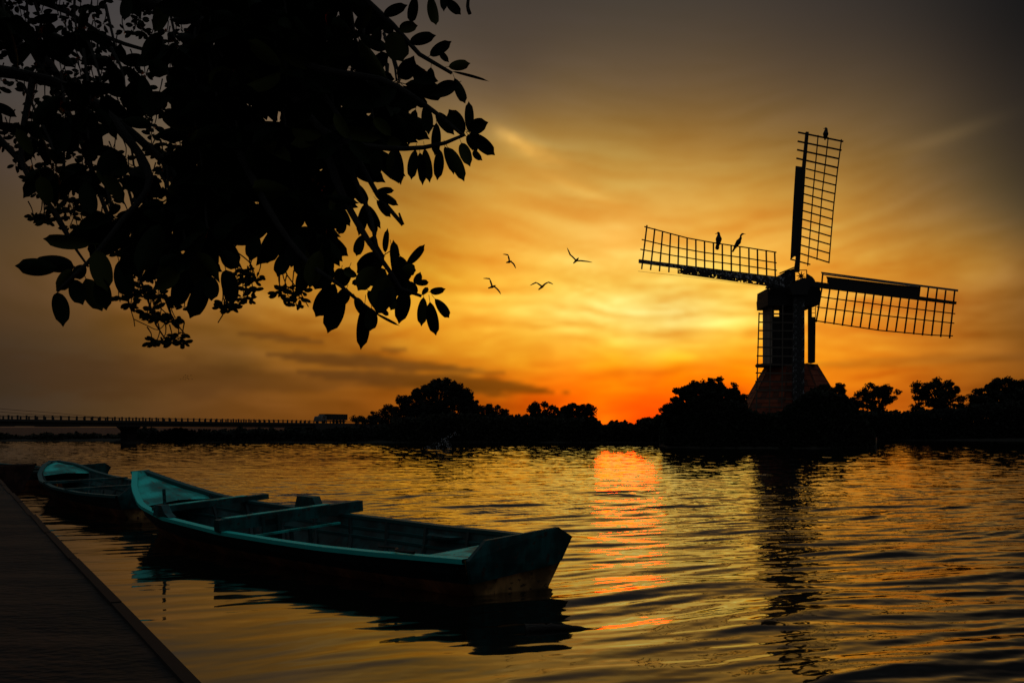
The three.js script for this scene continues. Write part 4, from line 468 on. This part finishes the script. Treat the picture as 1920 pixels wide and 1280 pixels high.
{
  const R = rng(404), foot = V(-4.6, QH - 0.1, -5.6), o = thing('rubber_tree', 'large-leaved dark tree overhanging the water from the upper left', 'tree', foot);
  const loc = (x, y, d) => at(x, y, d).sub(foot);
  const fork = loc(-560, 160, 5.4), limb = (pts, r0, r1, seg = 14) => part('branch', tube(pts, r0, r1, seg, 8, 0.12), M.bark, o);
  part('trunk', tube([V(0, -0.05, 0), V(0.1, 0.9, 0.1), V(-0.05, 2.0, 0.05), fork], 0.34, 0.2, 12, 12, 0.15), M.bark, o);
  limb([fork.clone(), loc(-150, 120, 5.6), loc(120, 160, 5.6), loc(205, 215, 5.5), loc(262, 262, 5.4), loc(330, 330, 5.3), loc(375, 420, 5.2)], 0.055, 0.014);
  limb([fork.clone(), loc(-200, -40, 5.5), loc(150, -30, 5.4), loc(420, 60, 5.2), loc(600, 170, 5.0), loc(689, 338, 4.8), loc(705, 361, 4.8), loc(733, 403, 4.7), loc(755, 421, 4.7)], 0.07, 0.009, 20);
  limb([fork.clone(), loc(-100, -160, 5.4), loc(300, -150, 5.2), loc(600, -60, 5.0), loc(720, 30, 4.9), loc(788, 103, 4.8), loc(831, 128, 4.7), loc(847, 137, 4.7)], 0.06, 0.008, 20);
  limb([loc(420, 60, 5.2), loc(600, 130, 4.9), loc(718, 150, 4.8), loc(790, 191, 4.7), loc(830, 222, 4.7), loc(866, 252, 4.6)], 0.03, 0.007);
  limb([loc(500, 110, 5.1), loc(620, 255, 4.8), loc(718, 277, 4.7), loc(805, 275, 4.6), loc(840, 266, 4.6), loc(872, 252, 4.6)], 0.028, 0.007);
  limb([loc(560, 150, 5.0), loc(610, 280, 4.9), loc(639, 359, 4.8), loc(680, 435, 4.7), loc(703, 470, 4.6), loc(725, 500, 4.6), loc(750, 540, 4.6), loc(790, 555, 4.6)], 0.03, 0.007);
  limb([loc(620, 230, 4.9), loc(677, 364, 4.75), loc(694, 404, 4.7), loc(708, 466, 4.6), loc(719, 482, 4.6)], 0.016, 0.007);
  limb([loc(420, 230, 5.1), loc(520, 420, 4.8), loc(575, 490, 4.7), loc(615, 520, 4.6), loc(645, 540, 4.6), loc(667, 560, 4.6), loc(705, 588, 4.6)], 0.026, 0.006);
  limb([loc(205, 215, 5.5), loc(280, 340, 5.1), loc(227, 415, 4.9), loc(165, 491, 4.7), loc(136, 518, 4.6), loc(107, 546, 4.6)], 0.03, 0.006);
  limb([loc(60, 150, 5.6), loc(40, 300, 5.3), loc(107, 403, 5.0), loc(129, 443, 4.9)], 0.02, 0.007);
  limb([loc(755, 421, 4.7), loc(748, 399, 4.68)], 0.008, 0.004, 3); limb([loc(879, -10, 4.8), loc(877, 14, 4.8), loc(881, 26, 4.8)], 0.006, 0.009, 5);
  // the leaves that make the outline: [base x, base y, tip x, tip y, width] in picture units at their own distance
  const E = [[719, 28, 763, 9, 19], [779, -8, 770, 44, 18], [808, -8, 817, 50, 19], [832, -12, 832, 22, 13], [837, 0, 864, 27, 17], [718, 58, 738, 48, 18], [748, 55, 783, 47, 20], [768, 79, 818, 66, 21], [806, 104, 846, 77, 19], [841, 125, 883, 118, 18], [848, 134, 918, 152, 5], [825, 98, 842, 117, 11], [732, 58, 755, 117, 40], [712, 50, 699, 92, 19], [774, 143, 821, 151, 23], [808, 126, 802, 176, 18], [856, 156, 808, 178, 25], [852, 146, 872, 193, 17], [880, 248, 879, 188, 16], [880, 245, 916, 229, 26], [870, 250, 841, 204, 26], [881, 249, 928, 291, 23], [877, 252, 895, 283, 20], [887, 283, 905, 301, 12], [865, 268, 881, 311, 20], [866, 270, 864, 297, 5], [839, 276, 872, 341, 21], [834, 275, 851, 328, 15], [824, 280, 820, 338, 18], [796, 278, 806, 343, 17], [787, 286, 793, 347, 16], [779, 280, 771, 337, 18], [742, 278, 751, 346, 20], [735, 280, 729, 326, 14], [707, 282, 704, 336, 21], [818, 230, 815, 292, 17], [818, 211, 851, 252, 20], [798, 195, 804, 254, 20], [779, 205, 765, 273, 18], [739, 212, 762, 260, 24], [726, 268, 752, 268, 20], [767, 173, 767, 207, 26], [700, 222, 734, 254, 20],
    [705, 359, 739, 357, 12], [708, 362, 747, 385, 14], [706, 375, 732, 407, 14], [687, 385, 713, 428, 15], [684, 382, 672, 442, 18], [608, 368, 674, 381, 14], [595, 402, 647, 418, 31], [630, 380, 656, 425, 18], [645, 410, 635, 439, 17], [592, 437, 643, 492, 24], [706, 461, 692, 447, 20], [722, 473, 726, 428, 11], [740, 498, 737, 449, 17],
    [762, 497, 797, 458, 15], [754, 503, 779, 507, 21], [779, 532, 788, 511, 14], [779, 532, 804, 529, 11], [765, 528, 780, 554, 18], [791, 553, 802, 539, 9], [806, 547, 835, 542, 13], [815, 560, 842, 596, 17], [806, 566, 817, 630, 21], [794, 557, 790, 612, 18], [760, 545, 748, 606, 26], [740, 564, 732, 582, 12], [712, 577, 729, 592, 9], [702, 586, 750, 611, 5], [696, 577, 694, 622, 23], [684, 570, 676, 656, 23], [666, 557, 684, 593, 17], [641, 545, 614, 625, 33], [628, 532, 590, 596, 33], [640, 503, 632, 535, 21], [669, 518, 643, 506, 14], [680, 523, 660, 532, 11], [720, 478, 667, 512, 36], [722, 505, 692, 535, 38], [728, 520, 702, 578, 36], [745, 500, 735, 560, 34], [735, 465, 752, 545, 19], [740, 530, 716, 580, 30], [758, 520, 764, 560, 24], [560, 440, 545, 500, 34], [520, 430, 500, 495, 30], [600, 470, 580, 540, 32], [575, 500, 560, 550, 24], [540, 470, 520, 520, 26], [620, 500, 605, 545, 22], [480, 440, 470, 490, 26], [700, 500, 670, 545, 30], [715, 515, 735, 575, 30], [740, 500, 760, 545, 28], [690, 545, 720, 590, 20], [655, 500, 640, 540, 20], [620, 480, 600, 520, 28], [650, 540, 635, 575, 22], [575, 470, 560, 520, 28], [730, 545, 705, 590, 24], [750, 480, 765, 530, 22], [610, 500, 590, 545, 26], [680, 440, 668, 480, 18], [690, 400, 705, 440, 16], [660, 340, 690, 385, 22], [640, 350, 620, 400, 24], [610, 440, 600, 500, 32],
    [170, 457, 77, 448, 25], [107, 503, 26, 498, 30], [138, 500, 58, 492, 30], [134, 506, 104, 546, 26], [107, 548, 118, 611, 28], [136, 524, 156, 573, 29], [160, 522, 191, 584, 33], [188, 520, 199, 582, 30], [160, 498, 138, 522, 22], [222, 489, 241, 557, 32], [345, 514, 329, 576, 33], [385, 520, 355, 597, 32], [336, 512, 287, 542, 25], [396, 518, 396, 565, 26], [423, 506, 436, 572, 29], [415, 470, 447, 503, 27], [330, 479, 297, 499, 20], [322, 459, 285, 478, 17], [300, 420, 258, 514, 42], [262, 455, 232, 520, 36], [180, 470, 200, 545, 36], [640, 245, 590, 300, 30], [655, 260, 625, 210, 20], [655, 265, 700, 310, 26], [650, 265, 660, 330, 28], [60, 290, 30, 240, 20], [75, 260, 48, 225, 22], [110, 180, 60, 235, 30], [280, 115, 312, 140, 30], [265, 140, 285, 225, 26], [255, 150, 232, 205, 26], [300, 60, 270, 115, 28], [310, 0, 290, 60, 26], [240, -10, 232, 40, 20], [283, 232, 228, 226, 20], [120, 225, 105, 290, 30], [160, 300, 182, 265, 22], [210, 280, 190, 330, 30], [75, 330, 92, 385, 26], [100, 320, 62, 345, 24], [160, 340, 170, 405, 30]];
  const leaves = []; for (const [x0, y0, x1, y1, w] of E) { const d = 4.62 + 0.25 * R(), a = loc(x0, y0, d), b = loc(x1, y1, d + (R() - 0.5) * 0.12); leaves.push([leafMatrix(a.clone().add(foot), b.clone().add(foot), w * 1.1 * d / F, R, 0.25), d, 1]); }
  // the mass behind: whorls of leaves round many twig ends
  const core = [[380, -60], [720, -60], [690, 60], [690, 110], [765, 150], [785, 200], [755, 250], [715, 285], [690, 325], [645, 375], [612, 405], [610, 460], [610, 500], [590, 512], [560, 500], [500, 465], [450, 445], [445, 500], [400, 530], [345, 525], [300, 470], [245, 480], [205, 520], [165, 490], [190, 420], [235, 375], [310, 325], [338, 280], [335, 200], [370, 100]], airy = [[-40, -60], [380, -60], [360, 60], [335, 200], [320, 300], [235, 375], [150, 400], [75, 370], [35, 320], [0, 270], [-40, 270]], gaps = [[222, 25, 24], [295, 145, 17], [232, 255, 28], [25, 205, 26], [315, 30, 14], [180, 120, 12], [255, 90, 12], [350, 210, 8], [270, 300, 12]];
  const twigs = [], tw = []; let tries = 0;
  const whorl = (cx, cy, d, nL, len, spread) => { const c = at(cx, cy, d); for (let i = 0; i < nL; i++) { const a = (i + R() * 0.7) / nL * 6.283, out = (0.45 + 0.55 * R()) * spread; const dir = V(Math.cos(a) * out, -0.75 + 0.75 * R() + 0.25 * Math.sin(a), Math.sin(a) * out * 0.8).normalize(), l = len * (0.75 + 0.5 * R()), s = c.clone().addScaledVector(dir, l * 0.16); leaves.push([leafMatrix(s, s.clone().addScaledVector(dir, l), l * (0.34 + 0.12 * R()), R, 0.9), d, 0]); } const q = at(cx - 30 + 30 * R(), cy - 70 - 40 * R(), d + 0.15); twigs.push(tube([q.sub(foot), at(cx - 4, cy - 30, d + 0.05).sub(foot), c.clone().sub(foot)], 0.009, 0.005, 4, 4)); };
  while (tw.length < 68 && tries++ < 9000) { const x = 170 + 640 * R(), y = -60 + 600 * R(); if (!inside(core, x, y) || !inside(core, x + 14, y + 32) || !inside(core, x - 14, y + 32)) continue; if (tw.some(([a, b]) => Math.hypot(a - x, b - y) < 27)) continue; tw.push([x, y]); }
  for (const [x, y] of tw) { whorl(x, y, 4.9 + 0.3 * R(), 7, 0.19, 1); whorl(x + 12 * (R() - 0.5), y + 12 * (R() - 0.5), 5.4 + 0.5 * R(), 4, 0.19, 1); }
  const aw = []; tries = 0; while (aw.length < 22 && tries++ < 6000) { const x = -40 + 430 * R(), y = -60 + 460 * R(); if (!inside(airy, x, y)) continue; if (gaps.some(([a, b, r]) => Math.hypot(a - x, b - (y + 22)) < r + 24)) continue; if (aw.some(([a, b]) => Math.hypot(a - x, b - y) < 32)) continue; aw.push([x, y]); }
  for (const [x, y] of aw) whorl(x, y, 4.9 + 0.8 * R(), 6, 0.17, 0.9);
  for (let i = 0; i < 60; i++) whorl(-500 + 1500 * R(), -420 + 330 * R(), 4.6 + 1.6 * R(), 7, 0.2, 1); for (let i = 0; i < 30; i++) whorl(-450 + 350 * R(), -80 + 260 * R(), 4.8 + 1.2 * R(), 7, 0.2, 1);
  part('twigs', join(twigs), M.bark, o).userData.kind = 'stuff';
  const vis = leaves.map((l, i) => [i, l[2] * 10 - l[1] - (new THREE.Vector3().setFromMatrixPosition(l[0]).y > 3.75 ? 5 : 0)]).sort((a, b) => b[1] - a[1]).map(q => q[0]); const single = new Set(vis.slice(0, 300)), stuff = [[], [], [], []], inv = new THREE.Matrix4().makeTranslation(-foot.x, -foot.y, -foot.z);
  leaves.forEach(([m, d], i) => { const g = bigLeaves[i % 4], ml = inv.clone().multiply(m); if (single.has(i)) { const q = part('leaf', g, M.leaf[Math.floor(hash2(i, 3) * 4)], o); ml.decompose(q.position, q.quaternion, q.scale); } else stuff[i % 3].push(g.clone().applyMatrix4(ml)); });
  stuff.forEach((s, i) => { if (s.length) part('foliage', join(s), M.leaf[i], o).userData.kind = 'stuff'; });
}
{ // the tree with small leaves, farther along the quay
  const R = rng(505), D = 12, foot = V(-10.2, QH - 0.1, -12.5), o = thing('small_leaved_tree', 'tree with small clustered leaves and thin hanging twigs behind the large-leaved one', 'tree', foot);
  const loc = (x, y, d = D) => at(x, y, d).sub(foot), leaf = [leafGeo(-0.2, 0.3, 0.95, 0.3), leafGeo(0.1, 0.3, 1, 0.3)], all = [], tws = [];
  part('trunk', tube([V(0, -0.05, 0), V(0.1, 1.6, 0), V(-0.1, 3.4, 0), loc(-420, 60)], 0.3, 0.2, 10, 10, 0.15), M.bark, o);
  const br = (p, r0, r1, seg = 16) => part('branch', tube(p.map(q => loc(...q)), r0, r1, seg, 6, 0.1), M.bark, o);
  br([[-420, 60], [-150, 100], [60, 90], [145, 195], [245, 255], [330, 300], [370, 340], [372, 450], [370, 500]], 0.08, 0.02, 24); br([[-420, 60], [-100, -30], [120, 20], [200, 70], [290, 100], [345, 130]], 0.07, 0.015, 20); br([[-150, 100], [-40, 220], [60, 330], [100, 400], [130, 450], [165, 500]], 0.07, 0.012); br([[60, 90], [150, 260], [200, 400], [255, 510], [275, 555], [290, 605], [312, 640]], 0.05, 0.008); br([[245, 255], [290, 400], [300, 520], [320, 590], [345, 625]], 0.03, 0.007);
  br([[300, 480], [262, 515], [285, 560], [322, 598]], 0.014, 0.006); br([[227, 415], [230, 500], [243, 575], [250, 598], [252, 612]], 0.012, 0.005); br([[250, 598], [275, 610], [295, 618], [306, 610], [309, 600], [300, 590]], 0.006, 0.005); br([[372, 450], [430, 470], [460, 430], [448, 455]], 0.014, 0.006); br([[372, 380], [430, 460], [470, 495], [478, 520]], 0.016, 0.006); br([[440, 330], [520, 450], [535, 510], [560, 545], [578, 575]], 0.016, 0.006); br([[420, 560], [419, 585], [408, 605]], 0.01, 0.006, 6); br([[470, 500], [455, 530], [458, 560]], 0.008, 0.005, 6);
  const cl = (x, y, n = 7, s = 1, d = D + (R() - 0.5)) => { const c = loc(x, y, d); for (let i = 0; i < n; i++) { const a = (i + 0.6 * R()) / n * 6.283, dir = V(Math.cos(a), -0.75 + 1.1 * R(), 0.7 * Math.sin(a)).normalize(), l = s * 0.098 * (0.75 + 0.5 * R()), p = c.clone().addScaledVector(dir, 0.022); all.push([leafMatrix(p.clone().add(foot), p.clone().addScaledVector(dir, l).add(foot), l * 0.46, R, 0.8), y]); } const q = loc(x + 22 * (R() - 0.5), y - 26 - 14 * R(), d); tws.push(tube([q, q.clone().lerp(c, 0.5).add(V((R() - 0.5) * 0.06, 0, 0)), c], 0.008, 0.005, 4, 4)); };
  for (const [x, y] of [[294, 637], [283, 640], [303, 640], [333, 634], [342, 640], [325, 640], [336, 626], [322, 600], [328, 595], [240, 570], [245, 567], [284, 590], [292, 594], [275, 588], [300, 592], [282, 575], [305, 560], [312, 566], [296, 550], [268, 550], [290, 540], [262, 542], [255, 548], [276, 520], [288, 505], [300, 500], [296, 515], [270, 505], [420, 568], [414, 576], [428, 575], [436, 578], [448, 510], [462, 506], [470, 518], [455, 524], [476, 526], [482, 518], [462, 540], [455, 556], [466, 560], [474, 545], [444, 520], [530, 545], [538, 538], [548, 545], [560, 560], [555, 570], [566, 545], [70, 408], [78, 410], [86, 412], [62, 405], [130, 424], [145, 430], [160, 428], [222, 560], [228, 556], [540, 555], [522, 552], [345, 575], [385, 545]]) cl(x, y, 7);
  const zone = [[-40, -60], [420, -60], [420, 120], [400, 300], [420, 380], [380, 440], [300, 500], [250, 545], [225, 520], [215, 440], [150, 430], [95, 400], [45, 345], [20, 290], [-40, 270]], gaps = [[222, 25, 26], [295, 145, 18], [232, 255, 30], [22, 200, 28], [285, 45, 10], [270, 95, 16], [200, 250, 12], [120, 470, 30], [180, 380, 10], [255, 290, 12]];
  const pt = []; let tries = 0; while (pt.length < 400 && tries++ < 30000) { const x = -40 + 460 * R(), y = -60 + 610 * R(); if (!inside(zone, x, y) || gaps.some(([a, b, r]) => Math.hypot(a - x, b - y) < r + 7)) continue; if (pt.some(([a, b]) => Math.hypot(a - x, b - y) < 11)) continue; pt.push([x, y]); }
  for (const [x, y] of pt) cl(x, y, 6, 1);
  for (let i = 0; i < 140; i++) cl(-420 + 380 * R(), -160 + 480 * R(), 7, 1.1); for (let i = 0; i < 120; i++) cl(-300 + 800 * R(), -260 + 200 * R(), 7, 1.1);
  part('twigs', join(tws), M.bark, o).userData.kind = 'stuff';
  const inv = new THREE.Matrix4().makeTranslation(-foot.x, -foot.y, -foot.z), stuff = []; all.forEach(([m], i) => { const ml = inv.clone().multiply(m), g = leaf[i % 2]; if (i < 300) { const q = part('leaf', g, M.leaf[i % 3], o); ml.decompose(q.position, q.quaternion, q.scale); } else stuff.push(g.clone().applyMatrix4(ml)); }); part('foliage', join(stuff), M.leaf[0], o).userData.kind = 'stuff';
}
renderer.render(scene, camera);
